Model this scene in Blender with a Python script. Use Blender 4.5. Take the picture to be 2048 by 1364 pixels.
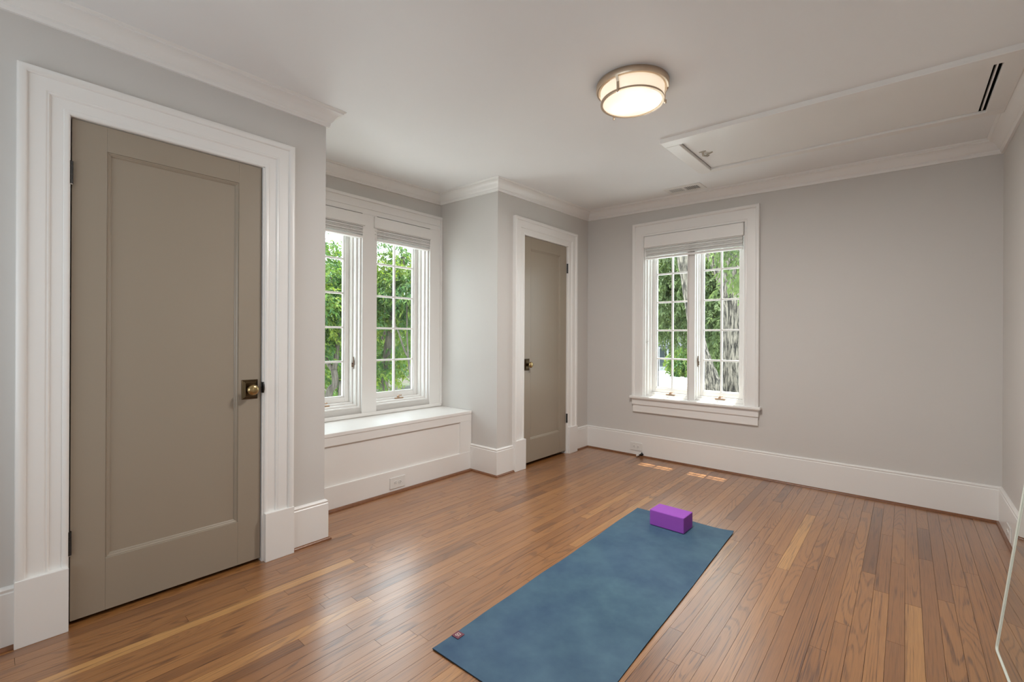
import bpy, bmesh, math, random
import numpy as np
from mathutils import Vector, Matrix

# ---------------------------------------------------------------- scene, camera, light
S = bpy.context.scene
for o in list(bpy.data.objects):
    bpy.data.objects.remove(o)
C = S.collection
S.view_settings.view_transform = 'Standard'
S.view_settings.look = 'None'
S.view_settings.gamma = 1.0
S.view_settings.use_curve_mapping = False
S.view_settings.exposure = 0.0
S.cycles.use_denoising = True
S.cycles.max_bounces = 12
S.cycles.diffuse_bounces = 7
S.cycles.glossy_bounces = 5
S.cycles.transparent_max_bounces = 16
S.cycles.sample_clamp_indirect = 6.0
S.cycles.caustics_reflective = False
S.cycles.caustics_refractive = False

YAW, ROLL, FPX = math.radians(40.921), 0.00478, 908.14
cam = bpy.data.cameras.new('camera')
cam_o = bpy.data.objects.new('camera', cam)
C.objects.link(cam_o)
cam.sensor_width = 36.0
cam.lens = FPX / 2048 * 36.0
cam.shift_y = -(682 - 675.14) / 2048.0
cam.clip_start = 0.02
cam_o.matrix_world = (Matrix.Translation((0, 0, 1.25)) @ Matrix.Rotation(YAW, 4, 'Z')
                      @ Matrix.Rotation(math.pi / 2, 4, 'X') @ Matrix.Rotation(ROLL, 4, 'Z'))
S.camera = cam_o

world = bpy.data.worlds.new('sky')
S.world = world
world.use_nodes = True
bg = world.node_tree.nodes['Background']
bg.inputs[0].default_value = (0.82, 0.92, 1.0, 1)      # bright hazy summer sky
bg.inputs[1].default_value = 6.0

sun = bpy.data.lights.new('sun', 'SUN')
sun_o = bpy.data.objects.new('sun', sun)
C.objects.link(sun_o)
sun.energy = 16.0
sun.angle = math.radians(0.6)
sun.color = (1.0, 0.95, 0.86)
SUN_DIR = Vector((0.0, math.cos(math.radians(75)), math.sin(math.radians(75)))).normalized()
sun_o.rotation_euler = SUN_DIR.to_track_quat('Z', 'Y').to_euler()


def area(name, loc, aim, sx, sy, power, col):
    l = bpy.data.lights.new(name, 'AREA')
    l.shape = 'RECTANGLE'
    l.size, l.size_y, l.energy, l.color = sx, sy, power, col
    o = bpy.data.objects.new(name, l)
    C.objects.link(o)
    o.location = loc
    o.rotation_euler = (Vector(loc) - Vector(aim)).to_track_quat('Z', 'Y').to_euler()
    return o


# fill light added behind the camera to brighten the room, no window there
area('rear_fill_light', (-1.2, -1.22, 1.55), (-1.2, 2.2, 2.2), 2.2, 1.7, 36, (0.82, 0.93, 1.0))
# sky portals in the window openings (they only guide the sampling of the sky)
for nm, loc, aim, sx, sy in (('portal_alcove_left', (-3.77, 1.817, 1.48), (0, 1.817, 1.48), 0.62, 1.75),
                             ('portal_alcove_right', (-3.77, 2.553, 1.48), (0, 2.553, 1.48), 0.62, 1.75),
                             ('portal_back', (-1.6, 4.74, 1.48), (-1.6, 0, 1.48), 1.0, 1.75)):
    area(nm, loc, aim, sx, sy, 1, (1, 1, 1)).data.cycles.is_portal = True

# ---------------------------------------------------------------- room numbers (metres)
XA, XW, XC, XR = -2.7085, -3.564, -2.777, 0.5015     # wall planes facing the camera
YA, YS, YB, Y0 = 1.362, 3.0, 4.535, -1.30
TH = 0.2
XBF = -3.100                                           # face of the window seat


def zceil(x, y):                                       # the old ceiling runs slightly out of level
    k = 0.35
    s = k * math.log1p(math.exp(min(40, (y - 1.45) / k)))
    return 2.636 - 0.022 * (x + 2.65) + 0.018 * s


# ---------------------------------------------------------------- materials
def nodes(name):
    m = bpy.data.materials.new(name)
    m.use_nodes = True
    nt = m.node_tree
    return m, nt, nt.nodes['Principled BSDF']


def N(nt, t, **kw):
    n = nt.nodes.new(t)
    for k, v in kw.items():
        setattr(n, k, v)
    return n


def paint(name, col, rough=0.5, spec=0.4, bump=0.04, scale=90, var=0.03):
    m, nt, b = nodes(name)
    b.inputs['Roughness'].default_value = rough
    b.inputs['Specular IOR Level'].default_value = spec
    tc = N(nt, 'ShaderNodeTexCoord')
    nz = N(nt, 'ShaderNodeTexNoise')
    nz.inputs['Scale'].default_value = scale
    nz.inputs['Detail'].default_value = 3
    nt.links.new(tc.outputs['Object'], nz.inputs['Vector'])
    n2 = N(nt, 'ShaderNodeTexNoise')
    n2.inputs['Scale'].default_value = 1.3
    nt.links.new(tc.outputs['Object'], n2.inputs['Vector'])
    mx = N(nt, 'ShaderNodeMix', data_type='RGBA')
    mx.inputs[6].default_value = tuple(c * (1 - var) for c in col) + (1,)
    mx.inputs[7].default_value = tuple(min(1, c * (1 + var)) for c in col) + (1,)
    nt.links.new(n2.outputs['Fac'], mx.inputs[0])
    nt.links.new(mx.outputs[2], b.inputs['Base Color'])
    if bump:
        bp = N(nt, 'ShaderNodeBump')
        bp.inputs['Strength'].default_value = bump
        bp.inputs['Distance'].default_value = 0.002
        nt.links.new(nz.outputs['Fac'], bp.inputs['Height'])
        nt.links.new(bp.outputs[0], b.inputs['Normal'])
    return m


M = {}
M['wall'] = paint('wall_paint', (0.61, 0.59, 0.563), 0.75, 0.25, 0.05, 160)
M['ceiling'] = paint('ceiling_paint', (0.83, 0.835, 0.835), 0.6, 0.3, 0.03, 160)
M['trim'] = paint('trim_gloss', (0.80, 0.785, 0.76), 0.32, 0.5, 0.015, 60, 0.012)
M['door'] = paint('door_paint', (0.315, 0.265, 0.205), 0.33, 0.45, 0.02, 70, 0.015)
M['plastic'] = paint('white_plastic', (0.74, 0.73, 0.70), 0.3, 0.5, 0, 60, 0.01)
M['blind'] = paint('blind_slats', (0.84, 0.83, 0.81), 0.45, 0.4, 0, 60, 0.02)
_nt = M['blind'].node_tree                               # thin vinyl slats let some light through
_t = N(_nt, 'ShaderNodeBsdfTranslucent'); _t.inputs[0].default_value = (0.9, 0.89, 0.86, 1)
_m = N(_nt, 'ShaderNodeMixShader'); _m.inputs[0].default_value = 0.15
_nt.links.new(_nt.nodes['Principled BSDF'].outputs[0], _m.inputs[1]); _nt.links.new(_t.outputs[0], _m.inputs[2])
_nt.links.new(_m.outputs[0], _nt.nodes['Material Output'].inputs[0])
M['black'] = paint('black_iron', (0.008, 0.007, 0.006), 0.38, 0.5, 0, 60, 0.05)
M['dark'] = paint('dark_gap', (0.012, 0.010, 0.008), 0.9, 0.1, 0, 60, 0.05)
M['cream'] = paint('cream_hook', (0.50, 0.46, 0.38), 0.4, 0.5, 0)
M['grey_louver'] = paint('grey_louver', (0.62, 0.62, 0.61), 0.4, 0.5, 0)
M['subfloor'] = paint('subfloor', (0.03, 0.018, 0.010), 0.8, 0.1, 0)


def metal(name, col, rough, var=0.2):
    m, nt, b = nodes(name)
    b.inputs['Metallic'].default_value = 1.0
    tc = N(nt, 'ShaderNodeTexCoord')
    nz = N(nt, 'ShaderNodeTexNoise')
    nz.inputs['Scale'].default_value = 40
    nt.links.new(tc.outputs['Object'], nz.inputs['Vector'])
    mx = N(nt, 'ShaderNodeMix', data_type='RGBA')
    mx.inputs[6].default_value = tuple(c * (1 - var) for c in col) + (1,)
    mx.inputs[7].default_value = tuple(min(1, c * (1 + var)) for c in col) + (1,)
    nt.links.new(nz.outputs['Fac'], mx.inputs[0])
    nt.links.new(mx.outputs[2], b.inputs['Base Color'])
    b.inputs['Roughness'].default_value = rough
    return m


M['brass'] = metal('antique_brass', (0.42, 0.31, 0.15), 0.24)
M['brass_dark'] = metal('dark_brass', (0.075, 0.050, 0.026), 0.30)
M['bronze'] = metal('satin_bronze', (0.52, 0.36, 0.25), 0.4)
M['bronze_dark'] = metal('dark_bronze', (0.22, 0.15, 0.11), 0.4)
M['nickel'] = metal('satin_nickel', (0.62, 0.50, 0.38), 0.38, 0.05)
M['steel'] = metal('steel', (0.7, 0.68, 0.65), 0.3, 0.05)


def wood_mat():
    m, nt, b = nodes('oak_plank')
    L = nt.links.new
    tc = N(nt, 'ShaderNodeTexCoord')
    oi = N(nt, 'ShaderNodeObjectInfo')
    comb = N(nt, 'ShaderNodeCombineXYZ')
    for k, mul in enumerate((37.0, 91.0, 13.0)):
        mm = N(nt, 'ShaderNodeMath', operation='MULTIPLY')
        mm.inputs[1].default_value = mul
        L(oi.outputs['Random'], mm.inputs[0])
        L(mm.outputs[0], comb.inputs[k])
    add = N(nt, 'ShaderNodeVectorMath', operation='ADD')
    L(tc.outputs['Object'], add.inputs[0])
    L(comb.outputs[0], add.inputs[1])

    def mapped(sx, sy):
        mp = N(nt, 'ShaderNodeMapping')
        mp.inputs['Scale'].default_value = (sx, sy, 1)
        L(add.outputs[0], mp.inputs[0])
        return mp.outputs[0]

    def noise(vec, detail, dist=0.0, rough=0.5):
        n = N(nt, 'ShaderNodeTexNoise')
        n.inputs['Scale'].default_value = 1
        n.inputs['Detail'].default_value = detail
        n.inputs['Roughness'].default_value = rough
        n.inputs['Distortion'].default_value = dist
        L(vec, n.inputs['Vector'])
        return n.outputs['Fac']

    def math_(op, a, bb=None):
        n = N(nt, 'ShaderNodeMath', operation=op)
        for i, v in enumerate((a, bb)):
            if v is None:
                continue
            if isinstance(v, (int, float)):
                n.inputs[i].default_value = v
            else:
                L(v, n.inputs[i])
        return n.outputs[0]

    # growth-ring contours: height lines of a stretched noise, plain-sawn or rift-sawn from board to board
    kind = math_('FRACT', math_('MULTIPLY', oi.outputs['Random'], 7.77))
    rift = math_('GREATER_THAN', kind, 0.56)
    cath = noise(mapped(8.0, 0.95), 1.5, 0.2, 0.5)
    strt = noise(mapped(17.0, 0.22), 1.5, 0.1, 0.5)
    mixr = N(nt, 'ShaderNodeMix', data_type='FLOAT')
    L(rift, mixr.inputs[0]); L(cath, mixr.inputs[2]); L(strt, mixr.inputs[3])
    dens = math_('ADD', math_('MULTIPLY', math_('FRACT', math_('MULTIPLY', oi.outputs['Random'], 17.31)), 60.0), 80.0)
    wave = math_('SINE', math_('MULTIPLY', mixr.outputs[0], dens))
    w01 = N(nt, 'ShaderNodeMapRange', interpolation_type='SMOOTHSTEP')
    w01.inputs['From Min'].default_value = 0.25
    w01.inputs['From Max'].default_value = 1.0
    L(wave, w01.inputs['Value'])
    pores = noise(mapped(420.0, 8.0), 2.0)
    pr = N(nt, 'ShaderNodeMapRange')
    pr.inputs['From Min'].default_value = 0.40
    pr.inputs['From Max'].default_value = 0.72
    L(pores, pr.inputs['Value'])
    broad = noise(mapped(5.0, 0.8), 3.0)
    # how strongly the rings took the stain
    depth = math_('ADD', math_('MULTIPLY', math_('FRACT', math_('MULTIPLY', oi.outputs['Random'], 3.3)), 0.55), 0.40)
    grain = math_('ADD', math_('MULTIPLY', math_('MULTIPLY', w01.outputs[0], math_('ADD', math_('MULTIPLY', pr.outputs[0], 0.9), 0.35)), depth),
                  math_('MULTIPLY', pr.outputs[0], 0.36))
    # board tone
    ramp = N(nt, 'ShaderNodeValToRGB')
    el = ramp.color_ramp.elements
    el[0].position, el[0].color = 0.0, (0.185, 0.070, 0.019, 1)
    el[1].position, el[1].color = 1.0, (0.58, 0.30, 0.095, 1)
    e = el.new(0.22); e.color = (0.285, 0.114, 0.032, 1)
    e = el.new(0.80); e.color = (0.405, 0.180, 0.054, 1)
    sep = N(nt, 'ShaderNodeSeparateColor')
    L(oi.outputs['Color'], sep.inputs[0])
    tone = math_('ADD', sep.outputs[0], math_('MULTIPLY', math_('SUBTRACT', broad, 0.5), 0.36))
    L(tone, ramp.inputs[0])
    dk = N(nt, 'ShaderNodeMix', data_type='RGBA', blend_type='MULTIPLY')
    L(ramp.outputs[0], dk.inputs[6])
    dk.inputs[7].default_value = (0.30, 0.22, 0.18, 1)
    L(grain, dk.inputs[0])
    L(dk.outputs[2], b.inputs['Base Color'])
    rr = N(nt, 'ShaderNodeMapRange')
    rr.inputs['To Min'].default_value = 0.32
    rr.inputs['To Max'].default_value = 0.44
    L(noise(mapped(14, 3), 3), rr.inputs['Value'])
    L(rr.outputs[0], b.inputs['Roughness'])
    b.inputs['Specular IOR Level'].default_value = 0.5
    b.inputs['Coat Weight'].default_value = 1.0
    b.inputs['Coat IOR'].default_value = 1.75
    b.inputs['Coat Roughness'].default_value = 0.28
    bp = N(nt, 'ShaderNodeBump')
    bp.inputs['Strength'].default_value = 0.22
    bp.inputs['Distance'].default_value = 0.0012
    L(math_('MULTIPLY', grain, -1.0), bp.inputs['Height'])
    L(bp.outputs[0], b.inputs['Normal'])
    return m


M['oak'] = wood_mat()


def shoe_mat():
    m, nt, b = nodes('stained_shoe')
    tc = N(nt, 'ShaderNodeTexCoord')
    nz = N(nt, 'ShaderNodeTexNoise')
    nz.inputs['Scale'].default_value = 30
    nt.links.new(tc.outputs['Object'], nz.inputs['Vector'])
    mx = N(nt, 'ShaderNodeMix', data_type='RGBA')
    mx.inputs[6].default_value = (0.13, 0.048, 0.018, 1)
    mx.inputs[7].default_value = (0.24, 0.10, 0.042, 1)
    nt.links.new(nz.outputs['Fac'], mx.inputs[0])
    nt.links.new(mx.outputs[2], b.inputs['Base Color'])
    b.inputs['Roughness'].default_value = 0.3
    return m


M['shoe'] = shoe_mat()


def glass_mat():
    m, nt, b = nodes('window_glass')
    nt.nodes.remove(b)
    out = nt.nodes['Material Output']
    tr = N(nt, 'ShaderNodeBsdfTransparent')
    tr.inputs[0].default_value = (0.965, 0.985, 0.97, 1)
    gl = N(nt, 'ShaderNodeBsdfGlossy')
    gl.inputs['Roughness'].default_value = 0.02
    lw = N(nt, 'ShaderNodeLayerWeight')
    lw.inputs[0].default_value = 0.5
    pw = N(nt, 'ShaderNodeMath', operation='POWER')
    pw.inputs[1].default_value = 5
    nt.links.new(lw.outputs['Facing'], pw.inputs[0])
    fr = N(nt, 'ShaderNodeMath', operation='MULTIPLY_ADD')      # Schlick, the same from both sides of the pane
    fr.inputs[1].default_value = 0.6
    fr.inputs[2].default_value = 0.022
    nt.links.new(pw.outputs[0], fr.inputs[0])
    nz = N(nt, 'ShaderNodeTexNoise')
    nz.inputs['Scale'].default_value = 5
    bp = N(nt, 'ShaderNodeBump')
    bp.inputs['Strength'].default_value = 0.02
    nt.links.new(nz.outputs['Fac'], bp.inputs['Height'])
    nt.links.new(bp.outputs[0], gl.inputs['Normal'])
    mx = N(nt, 'ShaderNodeMixShader')
    nt.links.new(fr.outputs[0], mx.inputs[0])
    nt.links.new(tr.outputs[0], mx.inputs[1])
    nt.links.new(gl.outputs[0], mx.inputs[2])
    nt.links.new(mx.outputs[0], out.inputs[0])
    return m


M['glass'] = glass_mat()


def mirror_mat():
    m, nt, b = nodes('silvered_mirror')
    b.inputs['Metallic'].default_value = 1
    b.inputs['Roughness'].default_value = 0.02
    tc = N(nt, 'ShaderNodeTexCoord')
    nz = N(nt, 'ShaderNodeTexNoise')
    nz.inputs['Scale'].default_value = 2
    nt.links.new(tc.outputs['Object'], nz.inputs['Vector'])
    mx = N(nt, 'ShaderNodeMix', data_type='RGBA')
    mx.inputs[6].default_value = (0.82, 0.86, 0.82, 1)
    mx.inputs[7].default_value = (0.86, 0.89, 0.86, 1)
    nt.links.new(nz.outputs['Fac'], mx.inputs[0])
    nt.links.new(mx.outputs[2], b.inputs['Base Color'])
    return m


M['mirror'] = mirror_mat()
M['mirror_edge'] = paint('polished_glass_edge', (0.66, 0.70, 0.62), 0.12, 0.8, 0, 60, 0.05)


def mat_mat():
    m, nt, b = nodes('yoga_mat_rubber')
    L = nt.links.new
    tc = N(nt, 'ShaderNodeTexCoord')
    n1 = N(nt, 'ShaderNodeTexNoise'); n1.inputs['Scale'].default_value = 4.5; n1.inputs['Detail'].default_value = 5; n1.inputs['Roughness'].default_value = 0.62
    n2 = N(nt, 'ShaderNodeTexNoise'); n2.inputs['Scale'].default_value = 260; n2.inputs['Detail'].default_value = 2
    n3 = N(nt, 'ShaderNodeTexNoise'); n3.inputs['Scale'].default_value = 1.6
    for n in (n1, n2, n3):
        L(tc.outputs['Object'], n.inputs['Vector'])
    r = N(nt, 'ShaderNodeValToRGB')
    r.color_ramp.elements[0].position, r.color_ramp.elements[0].color = 0.3, (0.036, 0.074, 0.150, 1)
    r.color_ramp.elements[1].position, r.color_ramp.elements[1].color = 0.72, (0.074, 0.132, 0.212, 1)
    L(n1.outputs['Fac'], r.inputs[0])
    mx = N(nt, 'ShaderNodeMix', data_type='RGBA')
    L(n3.outputs['Fac'], mx.inputs[0])
    L(r.outputs[0], mx.inputs[6])
    mx2 = N(nt, 'ShaderNodeMix', data_type='RGBA', blend_type='MULTIPLY')
    mx2.inputs[0].default_value = 1
    L(r.outputs[0], mx2.inputs[6])
    mx2.inputs[7].default_value = (0.95, 1.15, 0.86, 1)
    L(mx2.outputs[2], mx.inputs[7])
    L(mx.outputs[2], b.inputs['Base Color'])
    b.inputs['Roughness'].default_value = 0.62
    b.inputs['Specular IOR Level'].default_value = 0.3
    bp = N(nt, 'ShaderNodeBump'); bp.inputs['Strength'].default_value = 0.15; bp.inputs['Distance'].default_value = 0.001
    L(n2.outputs['Fac'], bp.inputs['Height'])
    L(bp.outputs[0], b.inputs['Normal'])
    return m


M['mat'] = mat_mat()
M['mat_under'] = paint('mat_underside', (0.02, 0.025, 0.035), 0.8, 0.2, 0)
M['mat_tag'] = paint('mauve_tag', (0.17, 0.060, 0.085), 0.7, 0.2, 0.1, 400)
M['tag_mark'] = paint('cream_print', (0.66, 0.56, 0.50), 0.7, 0.2, 0)
M['foam'] = paint('purple_foam', (0.33, 0.085, 0.48), 0.72, 0.25, 0.25, 500, 0.03)


def lamp_mat():
    m, nt, b = nodes('lit_opal_glass')
    L = nt.links.new
    tc = N(nt, 'ShaderNodeTexCoord')
    b.inputs['Base Color'].default_value = (0.85, 0.8, 0.7, 1)
    b.inputs['Roughness'].default_value = 0.25
    # two bulbs glow through the opal glass
    tot = None
    for p in ((-0.085, 0.03, -0.1), (0.07, 0.07, -0.1)):
        d = N(nt, 'ShaderNodeVectorMath', operation='DISTANCE')
        L(tc.outputs['Object'], d.inputs[0])
        d.inputs[1].default_value = p
        mr = N(nt, 'ShaderNodeMapRange', interpolation_type='SMOOTHSTEP')
        mr.inputs['From Min'].default_value = 0.0
        mr.inputs['From Max'].default_value = 0.12
        mr.inputs['To Min'].default_value = 1
        mr.inputs['To Max'].default_value = 0
        L(d.outputs['Value'], mr.inputs['Value'])
        if tot is None:
            tot = mr.outputs[0]
        else:
            a = N(nt, 'ShaderNodeMath', operation='MAXIMUM')
            L(tot, a.inputs[0]); L(mr.outputs[0], a.inputs[1]); tot = a.outputs[0]
    mx = N(nt, 'ShaderNodeMix', data_type='RGBA')
    mx.inputs[6].default_value = (0.93, 0.74, 0.54, 1)
    mx.inputs[7].default_value = (1.0, 0.98, 0.86, 1)
    L(tot, mx.inputs[0])
    L(mx.outputs[2], b.inputs['Emission Color'])
    b.inputs['Emission Strength'].default_value = 0.78
    return m


M['opal'] = lamp_mat()


def leaf_mat(name, a, bcol, c, trans=0.45):
    m, nt, b = nodes(name)
    L = nt.links.new
    out = nt.nodes['Material Output']
    geo = N(nt, 'ShaderNodeNewGeometry')
    n1 = N(nt, 'ShaderNodeTexNoise'); n1.inputs['Scale'].default_value = 1.1; n1.inputs['Detail'].default_value = 3
    L(geo.outputs['Position'], n1.inputs['Vector'])
    r = N(nt, 'ShaderNodeValToRGB')
    r.color_ramp.elements[0].position, r.color_ramp.elements[0].color = 0.32, a + (1,)
    r.color_ramp.elements[1].position, r.color_ramp.elements[1].color = 0.70, c + (1,)
    e = r.color_ramp.elements.new(0.5); e.color = bcol + (1,)
    ad = N(nt, 'ShaderNodeMath', operation='ADD')
    mu = N(nt, 'ShaderNodeMath', operation='MULTIPLY_ADD')
    L(geo.outputs['Random Per Island'], mu.inputs[0]); mu.inputs[1].default_value = 0.3; mu.inputs[2].default_value = -0.15
    L(n1.outputs['Fac'], ad.inputs[0]); L(mu.outputs[0], ad.inputs[1])
    L(ad.outputs[0], r.inputs[0])
    L(r.outputs[0], b.inputs['Base Color'])
    b.inputs['Roughness'].default_value = 0.6
    b.inputs['Specular IOR Level'].default_value = 0.25
    t = N(nt, 'ShaderNodeBsdfTranslucent')
    br = N(nt, 'ShaderNodeMix', data_type='RGBA', blend_type='MULTIPLY')
    br.inputs[0].default_value = 1
    L(r.outputs[0], br.inputs[6]); br.inputs[7].default_value = (1.25, 1.3, 0.6, 1)
    L(br.outputs[2], t.inputs[0])
    mx = N(nt, 'ShaderNodeMixShader'); mx.inputs[0].default_value = trans
    L(b.outputs[0], mx.inputs[1]); L(t.outputs[0], mx.inputs[2])
    L(mx.outputs[0], out.inputs[0])
    return m


M['leaf_maple'] = leaf_mat('maple_leaves', (0.048, 0.108, 0.050), (0.082, 0.146, 0.038), (0.160, 0.205, 0.040))
M['leaf_ash'] = leaf_mat('ash_leaves', (0.070, 0.105, 0.048), (0.108, 0.150, 0.064), (0.150, 0.195, 0.090))
M['leaf_far'] = leaf_mat('far_leaves', (0.054, 0.088, 0.046), (0.084, 0.125, 0.060), (0.125, 0.165, 0.09))


def bark_mat(name, a, bcol, scale):
    m, nt, b = nodes(name)
    L = nt.links.new
    tc = N(nt, 'ShaderNodeTexCoord')
    mp = N(nt, 'ShaderNodeMapping'); mp.inputs['Scale'].default_value = (scale, scale, scale * 0.10)
    L(tc.outputs['Object'], mp.inputs[0])
    v = N(nt, 'ShaderNodeTexNoise'); v.inputs['Scale'].default_value = 1; v.inputs['Detail'].default_value = 6; v.inputs['Roughness'].default_value = 0.65
    L(mp.outputs[0], v.inputs['Vector'])
    r = N(nt, 'ShaderNodeValToRGB')
    r.color_ramp.elements[0].position, r.color_ramp.elements[0].color = 0.43, a + (1,)
    r.color_ramp.elements[1].position, r.color_ramp.elements[1].color = 0.60, bcol + (1,)
    L(v.outputs['Fac'], r.inputs[0])
    L(r.outputs[0], b.inputs['Base Color'])
    b.inputs['Roughness'].default_value = 0.9
    bp = N(nt, 'ShaderNodeBump'); bp.inputs['Strength'].default_value = 0.9; bp.inputs['Distance'].default_value = 0.02
    L(v.outputs['Fac'], bp.inputs['Height']); L(bp.outputs[0], b.inputs['Normal'])
    return m


M['bark'] = bark_mat('furrowed_bark', (0.016, 0.013, 0.010), (0.27, 0.235, 0.19), 30)
M['bark_smooth'] = bark_mat('smooth_bark', (0.05, 0.042, 0.034), (0.12, 0.105, 0.085), 20)


def ground_mat():
    m, nt, b = nodes('mulch_and_grass')
    L = nt.links.new
    tc = N(nt, 'ShaderNodeTexCoord')
    n1 = N(nt, 'ShaderNodeTexNoise'); n1.inputs['Scale'].default_value = 0.25; n1.inputs['Detail'].default_value = 6
    n2 = N(nt, 'ShaderNodeTexNoise'); n2.inputs['Scale'].default_value = 9; n2.inputs['Detail'].default_value = 4
    L(tc.outputs['Object'], n1.inputs['Vector']); L(tc.outputs['Object'], n2.inputs['Vector'])
    r = N(nt, 'ShaderNodeValToRGB')
    r.color_ramp.elements[0].position, r.color_ramp.elements[0].color = 0.42, (0.036, 0.024, 0.017, 1)
    r.color_ramp.elements[1].position, r.color_ramp.elements[1].color = 0.6, (0.036, 0.043, 0.016, 1)
    ad = N(nt, 'ShaderNodeMath', operation='MULTIPLY_ADD'); ad.inputs[1].default_value = 0.35; ad.inputs[2].default_value = -0.17
    L(n2.outputs['Fac'], ad.inputs[0])
    a2 = N(nt, 'ShaderNodeMath', operation='ADD')
    L(n1.outputs['Fac'], a2.inputs[0]); L(ad.outputs[0], a2.inputs[1]); L(a2.outputs[0], r.inputs[0])
    L(r.outputs[0], b.inputs['Base Color'])
    b.inputs['Roughness'].default_value = 0.95
    return m


M['ground'] = ground_mat()
M['concrete'] = paint('pale_concrete', (0.70, 0.70, 0.70), 0.85, 0.2, 0.1, 8, 0.08)
M['siding'] = paint('blue_grey_siding', (0.11, 0.135, 0.145), 0.7, 0.3, 0, 8)
M['shingle'] = paint('slate_roof', (0.055, 0.060, 0.072), 0.85, 0.2, 0.2, 3, 0.15)
M['ext_white'] = paint('exterior_white', (0.30, 0.31, 0.32), 0.6, 0.3, 0, 8)
M['yellow'] = paint('yellow_sign', (0.75, 0.66, 0.03), 0.5, 0.3, 0)
M['pod'] = paint('dark_pod', (0.05, 0.04, 0.03), 0.8, 0.2, 0)


# ---------------------------------------------------------------- mesh helpers
class MB:
    """collects shapes into one mesh"""

    def __init__(self):
        self.v, self.f = [], []

    def add(self, vs, fs):
        n = len(self.v)
        self.v += [tuple(p) for p in vs]
        self.f += [tuple(i + n for i in f) for f in fs]

    def box(self, x0, x1, y0, y1, z0, z1):
        x0, x1 = sorted((x0, x1)); y0, y1 = sorted((y0, y1)); z0, z1 = sorted((z0, z1))
        self.add([(x0, y0, z0), (x1, y0, z0), (x1, y1, z0), (x0, y1, z0), (x0, y0, z1), (x1, y0, z1), (x1, y1, z1), (x0, y1, z1)],
                 [(0, 3, 2, 1), (4, 5, 6, 7), (0, 1, 5, 4), (1, 2, 6, 5), (2, 3, 7, 6), (3, 0, 4, 7)])
        return self

    def loft(self, rings, closed=True, caps=True):
        n = len(rings[0]); base = len(self.v)
        for r in rings:
            self.v += [tuple(p) for p in r]
        for i in range(len(rings) - 1):
            for j in range(n if closed else n - 1):
                a, b = base + i * n + j, base + i * n + (j + 1) % n
                self.f.append((a, b, b + n, a + n))
        if caps and closed:
            self.f.append(tuple(base + j for j in reversed(range(n))))
            self.f.append(tuple(base + (len(rings) - 1) * n + j for j in range(n)))
        return self

    def tube(self, pts, rad, seg=10, caps=True):
        pts = [Vector(p) for p in pts]
        if not hasattr(rad, '__len__'):
            rad = [rad] * len(pts)
        rings = []
        ref = None
        for i, p in enumerate(pts):
            d = (pts[min(i + 1, len(pts) - 1)] - pts[max(i - 1, 0)]).normalized()
            if ref is None:
                ref = d.orthogonal().normalized()
            ref = (ref - d * ref.dot(d)).normalized()
            s = d.cross(ref)
            rings.append([p + (ref * math.cos(2 * math.pi * k / seg) + s * math.sin(2 * math.pi * k / seg)) * rad[i] for k in range(seg)])
        return self.loft(rings, True, caps)

    def lathe(self, origin, axis, prof, seg=32):
        """prof: list of (along, radius)"""
        o = Vector(origin); ax = Vector(axis).normalized()
        u = ax.orthogonal().normalized(); w = ax.cross(u)
        rings = [[o + ax * a + (u * math.cos(2 * math.pi * k / seg) + w * math.sin(2 * math.pi * k / seg)) * max(r, 1e-5) for k in range(seg)] for a, r in prof]
        return self.loft(rings)

    def build(self, name, mat, parent=None, loc=None, bevel=0.0, smooth=False, segs=2):
        org = Vector(loc) if loc is not None else (world_loc(parent) if parent is not None else Vector((0, 0, 0)))
        me = bpy.data.meshes.new(name)
        me.from_pydata([tuple(Vector(p) - org) for p in self.v], [], self.f)
        me.validate()
        bm = bmesh.new(); bm.from_mesh(me)
        bmesh.ops.recalc_face_normals(bm, faces=bm.faces)
        bm.to_mesh(me); bm.free()
        me.materials.append(mat)
        o = bpy.data.objects.new(name, me)
        C.objects.link(o)
        if parent is not None:
            o.parent = parent
            o.location = org - world_loc(parent)
        else:
            o.location = org
        if bevel:
            b = o.modifiers.new('bevel', 'BEVEL')
            b.width, b.segments, b.limit_method, b.angle_limit = bevel, segs, 'ANGLE', math.radians(40)
        if smooth:
            me.polygons.foreach_set('use_smooth', [True] * len(me.polygons))
            if smooth == 'auto':
                try:
                    me.set_sharp_from_angle(angle=math.radians(38))
                except Exception:
                    pass
        return o


def world_loc(o):
    v = Vector((0, 0, 0))
    while o is not None:
        v += Vector(o.location)
        o = o.parent
    return v


def tag(o, label=None, cat=None, group=None, kind=None):
    if label: o['label'] = label
    if cat: o['category'] = cat
    if group: o['group'] = group
    if kind: o['kind'] = kind
    return o


def thing(name, loc, label, cat, group=None, kind=None):
    o = bpy.data.objects.new(name, None)
    o.empty_display_size = 0.1
    C.objects.link(o)
    o.location = loc
    return tag(o, label, cat, group, kind)


def box(name, mat, b, parent=None, bevel=0.0, loc=None):
    if loc is None and parent is None:
        loc = ((b[0] + b[1]) / 2, (b[2] + b[3]) / 2, min(b[4], b[5]))
    return MB().box(*b).build(name, mat, parent, loc, bevel)


# ---------------------------------------------------------------- floor
floor = tag(box('floor', M['subfloor'], (XW - TH, XR + TH, Y0 - TH, YB + TH, -0.12, -0.018)), 'stained oak strip floor of the room', None, None, 'structure')
rng = random.Random(11)
PW, GAP = 0.0592, 0.0011


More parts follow.
